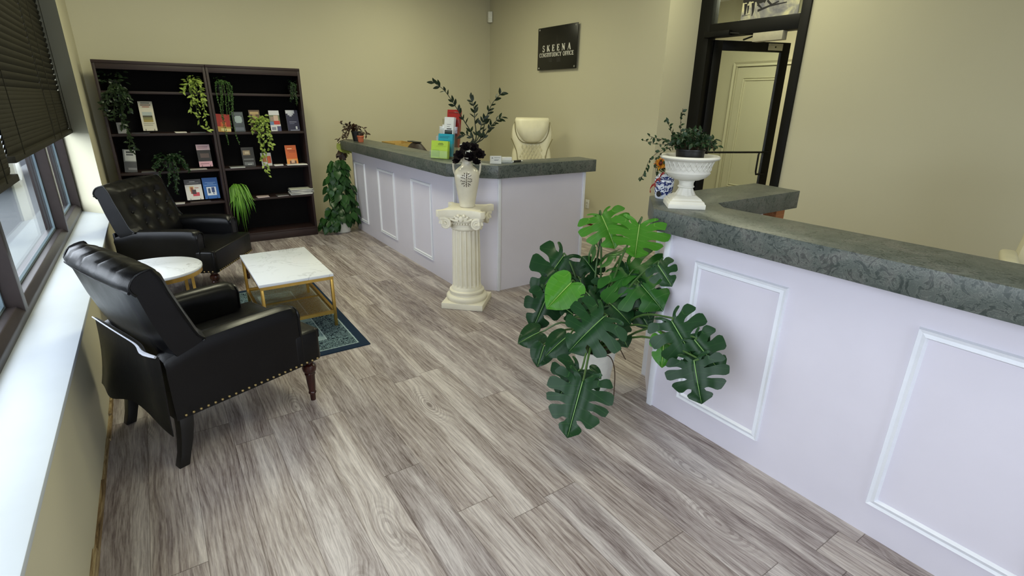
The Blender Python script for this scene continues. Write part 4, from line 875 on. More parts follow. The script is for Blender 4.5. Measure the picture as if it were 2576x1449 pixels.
# ================================================================ POTHOS AT THE FAR END OF THE DESK
px_, py_ = 1.775, 6.30
po = thing('potted_pothos', 'bushy dark green heart-leaved plant in a white pot between bookcase and far desk', 'plant', (px_, py_, 0))
bm = new(); lathe(bm, [(.085, 0), (.09, .005), (.115, .19), (.118, .2), (.108, .2), (.1, .16)], 28); obj('pot', bm, PLASTW, po)
bm = new(); lathe(bm, [(.1, .15), (.1, .165)], 20); obj('soil', bm, SOIL, po)
bm = new(); tube(bm, [(0, .03, .15), (0, .03, .8)], .028, 9); obj('moss_pole', bm, MATS.get('coir', STEMB), po)
rg_ = random.Random(31); lb, sb = new(), new()
def pleaf(z, a, r, L):
    p = Vector((r * math.cos(a), r * math.sin(a) * .8, z)); o = Vector((math.cos(a), math.sin(a), 0)); add_leaf(lb, p, o * .5 + Vector((0, 0, -.75)) + rv(rg_, .35), o + Vector((-.1, -.5, .5)), L, L * .78, True, .2)
for k in range(230):
    z = rg_.uniform(.1, .86); w = (.19 if z < .3 else .16 if z < .6 else .13) * (1 - .35 * max(0, (z - .55) / .3)); a = rg_.uniform(-PI * 1.05, .15)
    if z < .19 and -2.25 < a < -1.2: continue
    pleaf(z, a, w * rg_.uniform(.45, 1.0), rg_.uniform(.075, .125))
for k in range(26): a = rg_.uniform(-PI * 1.1, -1.9); pleaf(rg_.uniform(.08, .2), a, rg_.uniform(.16, .25), rg_.uniform(.07, .11))
for k in range(14):
    a = rg_.uniform(-PI, 0); tube(sb, spline([(0, 0, .17), (.08 * math.cos(a), .08 * math.sin(a), .4), (.05 * math.cos(a), .05 * math.sin(a), rg_.uniform(.5, .8))], 8), .003, 5)
for v in lb.verts: v.co.z = max(v.co.z, .006); v.co.x = max(-.28, min(v.co.x, .205))
obj('foliage', lb, m_leaf('pothos_leaf', (22, 48, 22), (48, 84, 38), .3), po, angle=60); obj('stems', sb, STEM, po)

# ================================================================ PLANTS AT THE END OF THE FAR COUNTER
tp = thing('potted_tradescantia', 'dark pot of brownish trailing plant at the far end of the long counter', 'plant', (2.06, 6.34, ZT))
bm = new(); lathe(bm, [(.045, 0), (.048, .003), (.062, .1), (.066, .103), (.066, .112), (.058, .112)], 24); obj('pot', bm, PLASTB, tp)
rg_ = random.Random(6); lb, sb = new(), new(); O = Vector((2.06, 6.34, ZT))
for px in (((880, 320), (868, 318), (852, 307)), ((878, 322), (866, 325), (860, 342), (850, 352)), ((890, 320), (900, 322), (912, 332), (922, 340)), ((890, 318), (905, 318), (918, 326), (926, 338)), ((880, 322), (872, 330), (868, 346)), ((885, 318), (890, 316), (900, 320)), ((884, 322), (875, 336), (864, 348)), ((886, 320), (880, 314), (872, 312))):
    vine(lb, sb, [Vector((0, 0, .11))] + [at_xy(a, b, 2.05, 6.28) - O for a, b in px], 18, .042, .018, rg_, .8, False, .002)
obj('foliage', lb, LEAF_R, tp, angle=60); obj('stems', sb, plain('reddish_stem', (92, 52, 36), .6), tp)
te = thing('terracotta_pot', 'tiny orange terracotta pot beside the dark pot on the far counter end', 'pot', (2.035, 6.14, ZT))
bm = new(); lathe(bm, [(.026, 0), (.03, .002), (.036, .055), (.04, .057), (.04, .074), (.034, .074), (.03, .04)], 22); obj('pot', bm, plain('terracotta', (178, 96, 66), .75, var=.12), te)
lb = new()
for k in range(7): add_leaf(lb, Vector((0, 0, .066)) + rv(rg_, .01), Vector((.5, -.1, .8)) + rv(rg_, .6), (-.4, -.7, .5), rg_.uniform(.04, .075), .02)
obj('leaves', lb, LEAF_R, te, angle=60)
hl = thing('artificial_blossom', 'yellow-green drooping blossom hanging off the far end of the long counter', 'flower', (1.90, 6.47, ZT + .002))
O = Vector((1.90, 6.47, ZT + .002)); lb = new(); rg_ = random.Random(9); c = at_xy(850, 362, 1.9, 6.58) - O; dd = (at_xy(872, 382, 1.9, 6.46) - at_xy(846, 358, 1.9, 6.52))
for k in range(9): add_leaf(lb, c + rv(rg_, .012), dd.normalized() + rv(rg_, .28), Vector((-.3, -.8, .3)) + rv(rg_, .5), rg_.uniform(.13, .2), .075)
obj('petals', lb, m_leaf('petal_lime', (120, 132, 50), (176, 182, 96), .5), hl, angle=70)
lb = new(); c2 = at_xy(858, 384, 1.9, 6.57) - O
for k in range(16): add_leaf(lb, c2 + rv(rg_, .03), Vector((rg_.uniform(-.7, .7), -.2, -.6 + rg_.uniform(-.5, .6))), Vector((-.3, -.8, .3)), rg_.uniform(.07, .12), .05)
obj('leaves', lb, LEAF_R, hl, angle=60); sb = new(); tube(sb, spline([c2, c, (.03, -.02, .008), (.12, -.08, .008)], 12), .004, 6); obj('stem', sb, STEMB, hl)

# ================================================================ BOOKCASE PLANTS
def shelf_plant(name, label, pot_px, zsh, potr, poth, mat, vines, n, L, W, seed, spread=.8, heart=False, fill=0, fr=.09, potmat=None, y=6.40, rad=.0018, yf=6.26, droop=.3):
    c = on_y(pot_px, 300, y); base = Vector((on_y(pot_px, at_px_y(pot_px, y, zsh), y).x, y, zsh)); t = thing(name, label, 'plant', base, 0)
    bm = new(); lathe(bm, [(potr * .75, .001), (potr, poth), (potr * .9, poth), (potr * .85, poth * .8)], 20); obj('pot', bm, potmat or PLASTB, t)
    rg = random.Random(seed); lb, sb = new(), new(); n = int(n * 1.5); L *= 1.15; W *= 1.2
    for px in vines:
        pts = [Vector((0, 0, poth))] + [on_y(a, b, yf + rg.uniform(-.03, .02)) - base for a, b in px]; vine(lb, sb, pts, n, L, W, rg, spread, heart, rad, droop)
    for k in range(fill):
        a = rg.uniform(0, 2 * PI); p = Vector((fr * math.cos(a) * rg.uniform(.3, 1), fr * math.sin(a) * rg.uniform(.3, 1), poth + rg.uniform(-.02, .08))); add_leaf(lb, p, Vector((math.cos(a), math.sin(a) - .4, rg.uniform(-.4, .5))), Vector((-.2, -.7, .7)) + rv(rg, .4), L, W, heart, droop)
    obj('foliage', lb, mat, t, angle=60); obj('stems', sb, STEM, t); return t
def at_px_y(px, y, z):                                       # photo row of height z at column px on the plane y
    lo, hi = -2000.0, 4000.0
    for _ in range(60):
        mid = (lo + hi) / 2; d = ray(px, mid); zz_ = H + d.z * y / d.y
        if zz_ > z: lo = mid
        else: hi = mid
    return lo
jit = lambda rg, P, s: [(a + rg.uniform(-s, s), b + rg.uniform(-s * .4, s * .4)) for a, b in P]
R0 = random.Random(77)
shelf_plant('trailing_ivy', 'dark trailing ivy at the left end of the top shelf by the window', 290, SH[0], .06, .09, m_leaf('ivy_dim', (16, 28, 16), (52, 68, 46), .3),
            [jit(R0, P, 5) for P in ([(285, 225), (275, 245), (268, 270), (272, 300)], [(300, 228), (305, 260), (308, 290), (312, 320)], [(310, 232), (312, 262), (316, 300), (324, 340), (330, 378)], [(290, 230), (288, 262), (290, 300)], [(305, 230), (300, 262), (304, 296)], [(278, 228), (262, 250), (258, 272)], [(312, 228), (318, 250), (322, 280)], [(308, 240), (306, 280), (320, 330), (334, 362), (332, 386)])], 26, .038, .02, 41, fill=50, fr=.1)
shelf_plant('trailing_hoya', 'yellow-green trailing plant hanging from the top shelf of the left bookcase', 487, SH[0], .055, .08, LEAF_Y,
            [jit(R0, P, 4) for P in ([(482, 202), (470, 215), (462, 232)], [(490, 204), (486, 230), (490, 262), (500, 300)], [(498, 206), (506, 235), (512, 270), (518, 300), (524, 326)], [(480, 208), (478, 240), (480, 275), (490, 290)], [(500, 206), (512, 232), (518, 262), (514, 290)], [(492, 206), (495, 240), (500, 280), (502, 320), (530, 330)], [(486, 206), (484, 235), (492, 258)], [(496, 204), (502, 225), (508, 250)])], 15, .04, .017, 42, .6, fill=26, fr=.07)
shelf_plant('string_of_pearls', 'green string-leaved plant trailing in long strands from the top shelf beside the bookcase divider', 555, SH[0], .055, .08, LEAF_M,
            [jit(R0, P, 3) for P in ([(545, 206), (546, 240), (556, 280), (562, 320), (572, 360)], [(556, 203), (558, 240), (562, 290), (568, 330), (574, 364)], [(566, 206), (572, 240), (576, 280), (580, 322)], [(574, 208), (582, 235), (588, 262), (582, 290)], [(550, 204), (552, 235), (558, 265)], [(562, 204), (566, 245), (570, 290)], [(570, 206), (578, 240), (584, 278)], [(542, 206), (541, 225), (548, 250)], [(574, 210), (583, 240), (590, 320), (600, 365)], [(560, 204), (556, 240), (553, 275), (560, 300)], [(568, 204), (574, 225), (580, 255)])], 46, .012, .008, 43, .8, fill=30, fr=.07, rad=.0022)
shelf_plant('trailing_fern', 'small dim trailing plant at the right end of the top bookcase shelf', 737, SH[0], .045, .07, LEAF_D,
            [jit(R0, P, 3) for P in ([(730, 212), (730, 235), (733, 258)], [(738, 210), (742, 235), (746, 265)], [(734, 210), (736, 240), (728, 256)], [(742, 214), (746, 238), (750, 262)], [(736, 208), (734, 228), (738, 250)])], 26, .018, .009, 44, .7, fill=24, fr=.045)
shelf_plant('trailing_peperomia', 'yellow-green trailing plant hanging from the middle of the right bookcase', 655, SH[1], .055, .085, LEAF_Y,
            [jit(R0, P, 4) for P in ([(648, 300), (638, 318), (634, 334)], [(655, 298), (654, 330), (658, 365), (664, 395)], [(662, 300), (670, 325), (678, 350), (682, 372)], [(652, 302), (648, 330), (656, 360), (660, 390), (668, 420), (674, 444)], [(666, 302), (676, 320), (680, 345)], [(658, 300), (662, 330), (668, 370), (670, 410), (670, 438)], [(650, 300), (644, 322), (650, 345)], [(660, 298), (668, 320), (672, 352), (676, 380)])], 17, .036, .022, 45, .6, fill=34, fr=.075)
shelf_plant('bushy_ivy', 'bushy small-leaved dark plant on the left bookcase shelf above the far armchair', 428, SH[2], .065, .09, LEAF_D,
            [jit(R0, P, 7) for P in ([(420, 395), (400, 410), (394, 430)], [(430, 390), (430, 420), (436, 450), (440, 478)], [(440, 394), (456, 408), (464, 425)], [(425, 398), (412, 425), (404, 448)], [(438, 396), (446, 430), (444, 465), (446, 488)], [(434, 394), (440, 425), (450, 455)], [(428, 394), (420, 430), (426, 465)], [(444, 396), (462, 412), (470, 432)], [(424, 392), (404, 405), (390, 420)])], 26, .026, .017, 46, .9, fill=90, fr=.13)
# arching strap leaves of the bright plant
b = Vector((on_y(600, at_px_y(600, 6.42, SH[3]), 6.42).x, 6.42, SH[3])); sp_ = thing('spider_plant', 'bright green strap-leaved plant arching off the low right bookcase shelf beside the far armchair', 'plant', b)
bm = new(); lathe(bm, [(.045, .001), (.06, .09), (.054, .09), (.05, .07)], 20); obj('pot', bm, PLASTB, sp_)
rg_ = random.Random(15); lb = new()
for k in range(62):
    tx, ty = rg_.choice(((582, 520), (592, 530), (604, 540), (612, 560), (622, 545), (636, 530), (640, 510), (586, 505), (598, 555), (618, 575), (628, 520), (610, 520))); tx += rg_.uniform(-9, 9); ty += rg_.uniform(-22, 14); e = on_y(tx, ty, 6.24 + rg_.uniform(-.06, .03)) - b
    P = spline([(rg_.uniform(-.03, .03), rg_.uniform(-.03, .02), .08), (e.x * .35 + rg_.uniform(-.03, .03), e.y * .45, .13 + rg_.uniform(-.03, .04)), (e.x * .8, e.y * .92, max(e.z * .35, -.05) + .02), e], 12); w = rg_.uniform(.0055, .009); V = []
    for i, p in enumerate(P):
        ww = w * (1 - (i / 11) ** 3) + .0004; V.append([lb.verts.new(p + Vector((-ww, 0, 0))), lb.verts.new(p + Vector((0, .003, .0015))), lb.verts.new(p + Vector((ww, 0, 0)))])
    for a, c in zip(V, V[1:]): lb.faces.new((a[0], a[1], c[1], c[0])); lb.faces.new((a[1], a[2], c[2], c[1]))
obj('foliage', lb, LEAF_B, sp_, angle=60)

# ================================================================ BROCHURES AND PAPERS
CM = {}
def cmat(rgb):
    if rgb not in CM: CM[rgb] = plain('print_%02x%02x%02x' % rgb, rgb, .45, var=.03)
    return CM[rgb]
def brochure(name, label, cat, group, cx, top, bot, wpx, zsh, base, patches, y=6.43, easel=False, tilt=11, lean=0, thick=.006):
    k = (on_y(cx + wpx / 2, bot, y - .03) - on_y(cx - wpx / 2, bot, y - .03)).length; hgt = (on_y(cx, top, y).z - on_y(cx, bot, y - .04).z) / math.cos(math.radians(tilt))
    x = on_y(cx, (top + bot) / 2, y - .02).x; lift = .022 if easel else 0.0005
    t = thing(name, label, cat, (x, y - .045, zsh + lift), 0, group); t.rotation_euler = (-math.radians(tilt), math.radians(lean), 0)
    bm = new(); fs = box(bm, -k / 2, k / 2, 0, thick, 0, hgt); mats = [cmat(base), PAPER]
    for f in fs: f.material_index = 1
    fs[2].material_index = 0
    for (u0, u1, v0, v1, c) in patches:
        m = cmat(c)
        if m not in mats: mats.append(m)
        e = -.0003 - .00008 * len(bm.faces)
        f = bm.faces.new([bm.verts.new(((u - .5) * k, e, v * hgt)) for u, v in ((u0, v0), (u1, v0), (u1, v1), (u0, v1))]); f.material_index = mats.index(m)
    me = bpy.data.meshes.new('cover'); bm.to_mesh(me); bm.free()
    for m in mats: me.materials.append(m)
    o = bpy.data.objects.new('cover', me); COL.objects.link(o); o.parent = t
    if easel:
        e = thing('display_easel', 'small black wire easel under the ' + easel, 'stand', (x, y - .045, zsh), 0, 'wire easels on the bookcases')
        for s in (-.3, .3):
            bm = new(); tube(bm, [(s * k, -.012, .04), (s * k, -.012, .021), (s * k, .012, .018), (s * k * .9, .05, .17 * hgt / .2), (s * k * .7, .12, .003)], .0022, 5); obj('wire_leg', bm, PLASTB, e)
    return t
G_ = 'brochures standing on the bookcase shelves'
lines = lambda v, n, c, u0=.12, u1=.88, dv=.06, h=.022: [(u0, u1 - (i % 2) * .12, v - i * dv, v - i * dv + h, c) for i in range(n)]
brochure('brochure', 'tall cream brochure with a green landscape picture in the left bookcase', 'brochure', G_, 370, 250, 324, 36, SH[1], (206, 200, 182), [(.18, .8, .93, .955, (40, 36, 30)), (.14, .86, .86, .89, (90, 40, 30)), (.25, .75, .8, .825, (150, 70, 40)), (.16, .84, .30, .64, (120, 118, 70)), (.16, .84, .50, .64, (168, 178, 176)), (.16, .84, .46, .52, (70, 66, 40)), (.16, .84, .3, .38, (150, 132, 66))] + lines(.24, 2, (150, 146, 130)), easel='tall cream landscape brochure')
brochure('brochure', 'grey-white brochure half hidden by the trailing ivy on the left shelf', 'brochure', G_, 304, 296, 324, 24, SH[1], (150, 150, 152), [(.2, .8, .3, .8, (110, 112, 116))])
brochure('brochure', 'red and yellow brochure behind the string-leaved plant', 'brochure', G_, 558, 276, 321, 36, SH[1], (176, 40, 26), [(0, 1, 0, .3, (196, 150, 70)), (.3, 1, .05, .2, (222, 210, 140)), (.3, .7, .3, .55, (206, 92, 40))], lean=4)
brochure('brochure', 'dark slate brochure with a pale round picture', 'brochure', G_, 598, 270, 320, 28, SH[1], (58, 66, 76), [(.28, .76, .44, .8, (150, 164, 168)), (.2, .84, .5, .74, (150, 164, 168)), (.1, .9, .88, .91, (96, 106, 116)), (.1, .9, .05, .22, (92, 98, 112))])
brochure('brochure', 'brown patterned brochure above the middle yellow-green plant', 'brochure', G_, 641, 268, 322, 27, SH[1], (92, 70, 52), [(.1, .9, .8, .92, (176, 150, 104)), (.1, .4, .45, .75, (60, 40, 34)), (.5, .85, .4, .7, (140, 92, 78)), (.3, .6, .55, .8, (150, 120, 84))])
brochure('brochure', 'white brochure with a photo of people in red on the right shelf', 'brochure', G_, 690, 268, 320, 26, SH[1], (208, 208, 214), [(0, 1, .35, .78, (112, 120, 92)), (.1, .5, .5, .7, (150, 130, 120)), (.42, .85, .48, .76, (196, 168, 152)), (.38, .95, .32, .5, (190, 50, 40)), (0, .35, .3, .46, (96, 124, 168)), (.62, 1, .0, .24, (70, 72, 110)), (.1, .5, .06, .2, (130, 132, 150))])
brochure('brochure', 'navy brochure with a white chevron at the right end of the shelf', 'brochure', G_, 735, 268, 320, 30, SH[1], (36, 36, 66), [(.0, .72, .84, 1, (200, 202, 212)), (.15, .6, .76, .85, (190, 192, 204)), (.28, .48, .70, .77, (180, 182, 196)), (.2, .8, .42, .445, (150, 152, 176)), (.2, .6, .34, .36, (120, 122, 150)), (.66, .8, .08, .22, (200, 202, 210)), (.2, .95, .02, .05, (170, 172, 190))])
brochure('brochure', 'leaning grey brochure under the ivy strands at the left', 'brochure', G_, 322, 366, 424, 32, SH[2], (120, 122, 122), [(.12, .98, .5, .98, (186, 188, 186)), (.25, .9, .84, .92, (56, 58, 60)), (.25, .8, .74, .8, (70, 72, 74)), (0, 1, .0, .46, (70, 70, 72)), (.3, .98, .1, .2, (120, 120, 124))], lean=5)
brochure('brochure', 'pink and black brochure in the left bookcase above the armchair arm', 'brochure', G_, 513, 358, 414, 34, SH[2], (30, 24, 26), [(0, 1, .75, 1, (196, 166, 174)), (.1, .85, .88, .91, (140, 100, 112)), (.1, .8, .82, .84, (150, 110, 120)), (0, 1, 0, .24, (206, 158, 170)), (.1, .75, .12, .15, (140, 96, 108)), (.2, .85, .4, .6, (84, 66, 62))], easel='pink and black brochure')
brochure('brochure', 'black brochure with a small beige picture on the right bookcase', 'brochure', G_, 623, 359, 408, 31, SH[2], (34, 32, 32), [(.1, .68, .6, .84, (140, 122, 96)), (.25, .6, .66, .78, (176, 160, 134)), (.08, .9, .34, .42, (92, 92, 92)), (.1, .85, .08, .24, (96, 98, 100)), (.35, .7, .1, .14, (170, 170, 170))])
brochure('brochure', 'white and orange brochure behind the middle yellow-green plant', 'brochure', G_, 668, 372, 405, 26, SH[2], (206, 204, 200), [(.1, .5, .3, .8, (170, 110, 60)), (.55, .95, .2, .75, (206, 90, 50))])
brochure('brochure', 'bright orange brochure standing behind flat white booklets', 'brochure', G_, 732, 357, 406, 28, SH[2], (196, 92, 38), [(.18, .6, .8, .84, (236, 190, 150)), (.18, .9, .7, .74, (150, 60, 24)), (.3, .9, .63, .66, (150, 60, 24)), (0, 1, 0, .3, (216, 140, 60)), (.25, .85, .02, .2, (90, 60, 50)), (.4, .7, .08, .26, (200, 160, 130))])
brochure('brochure', 'white brochure with red artwork under a grey heading on the low left shelf', 'brochure', G_, 487, 448, 500, 42, SH[3], (220, 216, 212), [(0, 1, .74, 1, (70, 68, 72)), (.3, .64, .87, .9, (190, 190, 190)), (.15, .85, .81, .83, (150, 150, 150)), (.25, .5, .42, .66, (216, 186, 120)), (.3, .46, .3, .62, (150, 80, 60)), (.4, .8, .18, .36, (196, 70, 84)), (.38, .62, .28, .5, (70, 50, 56)), (.55, .8, .56, .59, (170, 90, 70))], easel='white brochure with red artwork')
brochure('brochure', 'blue brochure with a white picture panel on the low left shelf', 'brochure', G_, 530, 443, 496, 38, SH[3], (34, 96, 170), [(.2, .82, .16, .56, (214, 220, 228)), (.28, .44, .26, .5, (60, 80, 110)), (.52, .72, .3, .54, (40, 66, 120)), (.6, .66, .2, .3, (60, 80, 120)), (.15, .85, .76, .78, (130, 170, 214)), (.3, .7, .7, .72, (130, 170, 214)), (.1, .9, .64, .66, (130, 170, 214))], easel='blue brochure')
def papers(label, cx, cy, wpx, zsh, n, rgb, seed, depth=.09, cat='papers', name='paper_stack', dy=0, top=None):
    y = 6.36 + dy; a, b = on_y(cx - wpx / 2, cy, y), on_y(cx + wpx / 2, cy, y); w = (b - a).length; t = thing(name, label, cat, ((a.x + b.x) / 2, y, zsh), 0, 'papers lying flat on the bookcase shelves'); rg = random.Random(seed); z = .0005
    for k in range(n):
        h = rg.uniform(.004, .008); bm = new(); dx, r = rg.uniform(-.006, .006), rg.uniform(-.12, .12); fs = w / 2 * rg.uniform(.9, 1)
        prism(bm, [(fs * sx * math.cos(r) - depth / 2 * sy * math.sin(r) + dx, fs * sx * math.sin(r) + depth / 2 * sy * math.cos(r)) for sx, sy in ((-1, -1), (1, -1), (1, 1), (-1, 1))], z, z + h); z += h
        obj('booklet', bm, cmat((rgb if n < 5 or k % 3 else (118, 116, 112)) if k < n - 1 or not top else top), t)
papers('small stack of white cards on the left bookcase shelf beside the yellow-green plant', 453, 328, 30, SH[1], 2, (206, 200, 184), 1)
papers('flat dark leaflets below the tall cream brochure', 352, 330, 50, SH[1], 1, (52, 50, 50), 2)
papers('flat grey leaflets under the yellow-green trailing plant', 497, 327, 40, SH[1], 1, (88, 92, 92), 3)
papers('thin grey leaflets on the left shelf below the leaning grey brochure', 375, 427, 40, SH[2], 1, (96, 94, 92), 4)
papers('thin white leaflets below the pink and black brochure', 496, 421, 44, SH[2], 1, (170, 166, 160), 5)
papers('loose white booklets left of the black brochure on the right shelf', 595, 414, 40, SH[2], 2, (200, 200, 196), 6, top=(120, 122, 118))
papers('small white booklet stack between two brochures on the right shelf', 700, 408, 24, SH[2], 2, (214, 212, 208), 7)
papers('wide white booklets in front of the bright orange brochure', 745, 407, 52, SH[2], 2, (222, 220, 214), 8, dy=-.02)
papers('flat white card at the left end of the low shelf', 452, 509, 27, SH[3], 1, (216, 214, 212), 9)
papers('dark flat leaflets below the blue brochure', 505, 508, 56, SH[3], 1, (70, 58, 54), 10)
papers('thin pinkish leaflets beside the bright strap-leaved plant', 660, 490, 32, SH[3], 2, (190, 172, 170), 11)
papers('small booklet stack left of the tall magazine pile', 709, 485, 30, SH[3], 2, (196, 190, 186), 12, top=(70, 68, 66))
papers('tall pile of magazines on the low right shelf', 757, 486, 58, SH[3], 11, (208, 208, 202), 13, depth=.15, dy=.02, name='magazine_pile', cat='magazines', top=(196, 198, 184))

# ================================================================ THINGS ON THE FAR DESK
bh = thing('brochure_holder', 'clear tiered brochure holder on the far desk beside the dark roses', 'holder', (2.01, 4.075, ZT)); ang = math.atan2(.185, -.085); wd = .105
bh.rotation_euler = (0, 0, math.radians(-65) - 0)               # local x = left to right as seen from the room, local y = away
tiers = [(0, 0), (.055, .055), (.105, .115), (.15, .19)]
bm = new(); box(bm, -wd, wd, -.01, .22, 0, .003); obj('base_plate', bm, ACRYL, bh)
for y, z in tiers:
    bm = new(); box(bm, -wd + .01, wd - .01, y - .004, y - .002, .002 + z * .0, z + .07); box(bm, -wd + .01, wd - .01, y + .036, y + .038, .002, z + .13)
    for s in (-1, 1): box(bm, s * (wd - .01) - .001, s * (wd - .01) + .001, y - .004, y + .038, .002, z + .07)
    obj('tier', bm, ACRYL, bh)
MB_ = bh.matrix_world if False else Matrix.Translation((2.01, 4.075, ZT)) @ Matrix.Rotation(math.radians(-65), 4, 'Z')
def leaflet(label, rgb, u0, u1, y, z0, z1, d, prints, tilt=8):
    t = thing('leaflet_stack', label, 'leaflets', mat=MB_ @ Matrix.Translation(((u0 + u1) / 2, y, z0)) @ Matrix.Rotation(math.radians(-tilt), 4, 'X'), group='leaflets in the tiered holder'); w = (u1 - u0) / 2; h = z1 - z0
    bm = new(); fs = box(bm, -w, w, 0, d, 0, h); mats = [cmat(rgb)]
    for k, (a, b, c, e, col) in enumerate(prints):
        m = cmat(col)
        if m not in mats: mats.append(m)
        f = bm.faces.new([bm.verts.new((-w + 2 * w * u, -.0004 - .00008 * k, v * h)) for u, v in ((a, c), (b, c), (b, e), (a, e))]); f.material_index = mats.index(m)
    me = bpy.data.meshes.new('leaflets'); bm.to_mesh(me); bm.free()
    for m in mats: me.materials.append(m)
    o = bpy.data.objects.new('leaflets', me); COL.objects.link(o); o.parent = t
leaflet('lime green leaflets in the front tier of the clear holder', (168, 200, 66), -.088, .088, .003, .004, .150, .026, [(.46, .7, .86, .88, (60, 80, 30)), (.4, .74, .8, .83, (50, 66, 28)), (.4, .74, .75, .765, (90, 110, 40)), (.06, .5, .1, .5, (150, 184, 60)), (.5, .515, .05, .42, (120, 150, 50)), (.3, .9, .69, .70, (130, 160, 50))])
leaflet('bright blue leaflets in the second tier of the clear holder', (30, 150, 180), -.06, .092, .06, .02, .205, .024, [(.1, .8, .86, .88, (20, 90, 120)), (.1, .7, .81, .83, (20, 90, 120))])
leaflet('white brochures with a dark photo in the third tier of the clear holder', (214, 216, 222), -.04, .06, .112, .06, .34, .03, [(.3, .72, .78, .795, (130, 132, 140)), (.3, .6, .72, .735, (130, 132, 140)), (.3, .8, .64, .67, (60, 62, 66)), (.08, .9, .2, .55, (26, 30, 32)), (.08, .9, .55, .62, (70, 74, 76))])
leaflet('tall red brochures in the back tier of the clear holder', (150, 30, 26), -.045, .085, .158, .09, .40, .03, [(.1, .9, .9, .93, (120, 20, 20))])
cs = thing('card_stand', 'small white sign card standing on the far desk near the cream chair', 'sign', (2.252, 3.548, ZT), math.radians(-27 + 0))
bm = new(); box(bm, -.045, .045, 0, .003, .001, .062); box(bm, -.045, .045, 0, .03, 0, .003); obj('card', bm, PAPER, cs)
bm = new(); prism(bm, [(-.034, .042), (-.02, .042), (-.027, .053)], -.0008, -.0002, lambda x, y, z: (x, z, y)); 
for v, a, b in ((.046, -.012, .035), (.03, -.012, .026), (.025, -.012, .02)): box(bm, a, b, -.0008, -.0002, v, v + .003)
obj('card_print', bm, plain('grey_print', (120, 122, 124), .6), cs)
ch_ = thing('card_holder', 'clear holder of white cards right of the small sign card on the far desk', 'holder', (2.375, 3.575, ZT), math.radians(-25))
bm = new(); box(bm, -.045, .045, -.02, .03, 0, .004); box(bm, -.045, .045, .024, .028, 0, .05); box(bm, -.045, .045, -.02, -.017, 0, .02); obj('tray', bm, ACRYL, ch_)
bm = new(); box(bm, -.04, .04, -.012, .018, .005, .045); obj('cards', bm, PAPER, ch_, bevel=.002)
pn = thing('pen', 'black and white pen lying on the far desk right of the cards', 'pen', (2.475, 3.565, ZT + .0095), math.radians(10))
tb = lambda x0, x1, r0, r1: (lambda bm: (tube(bm, [(x0, 0, 0), (x1, 0, 0)], [r0, r1], 10), bm)[1])(new())
obj('barrel', tb(-.05, .035, .0085, .0085), PLASTB, pn); obj('tip', tb(.035, .06, .0075, .003), PLASTW, pn); obj('cap_band', tb(-.062, -.05, .0088, .0088), PLASTW, pn)
bx_ = thing('cardboard_box', 'tan open box just showing behind the long far counter', 'box', (2.47, 6.08, .745), math.radians(0))
c0 = on_x(955, 357, 2.42); 
bm = new(); box(bm, -.13, .13, -.22, .2, .001, .004)
for a in ((-.13, -.125, -.22, .2), (.125, .13, -.22, .2), (-.125, .125, -.22, -.215), (-.125, .125, .195, .2)): box(bm, a[0], a[1], a[2], a[3], .001, .315)
obj('box_walls', bm, plain('tan_cardboard', (196, 164, 96), .8), bx_)
bg = thing('dark_bag', 'dark brown bag showing behind the long far counter beside the tan box', 'bag', (2.42, 5.55, .746))
bm = new(); rows = []
for k in range(13):
    u = k / 12; y = -.31 + .56 * u; top = .35 * min(1, (math.sin(PI * min(1, .1 + u * .95)) ** .45)) * (.80 + .25 * (1 - u)) + .02
    w = .1; rows.append([(-w, y, .0), (w, y, .0), (w * .85, y, top * .8), (w * .3, y, top), (-w * .3, y, top), (-w * .85, y, top * .8)])
loft(bm, rows); obj('bag_body', bm, m_wood('dark_brown_hide', (24, 13, 9), (46, 28, 18), .6, (8, 8, 8)), bg, angle=60)
bm = new(); box(bm, -.035, .035, -.17, .06, .352, .362); obj('bag_rim', bm, EBONY, bg, bevel=.004)

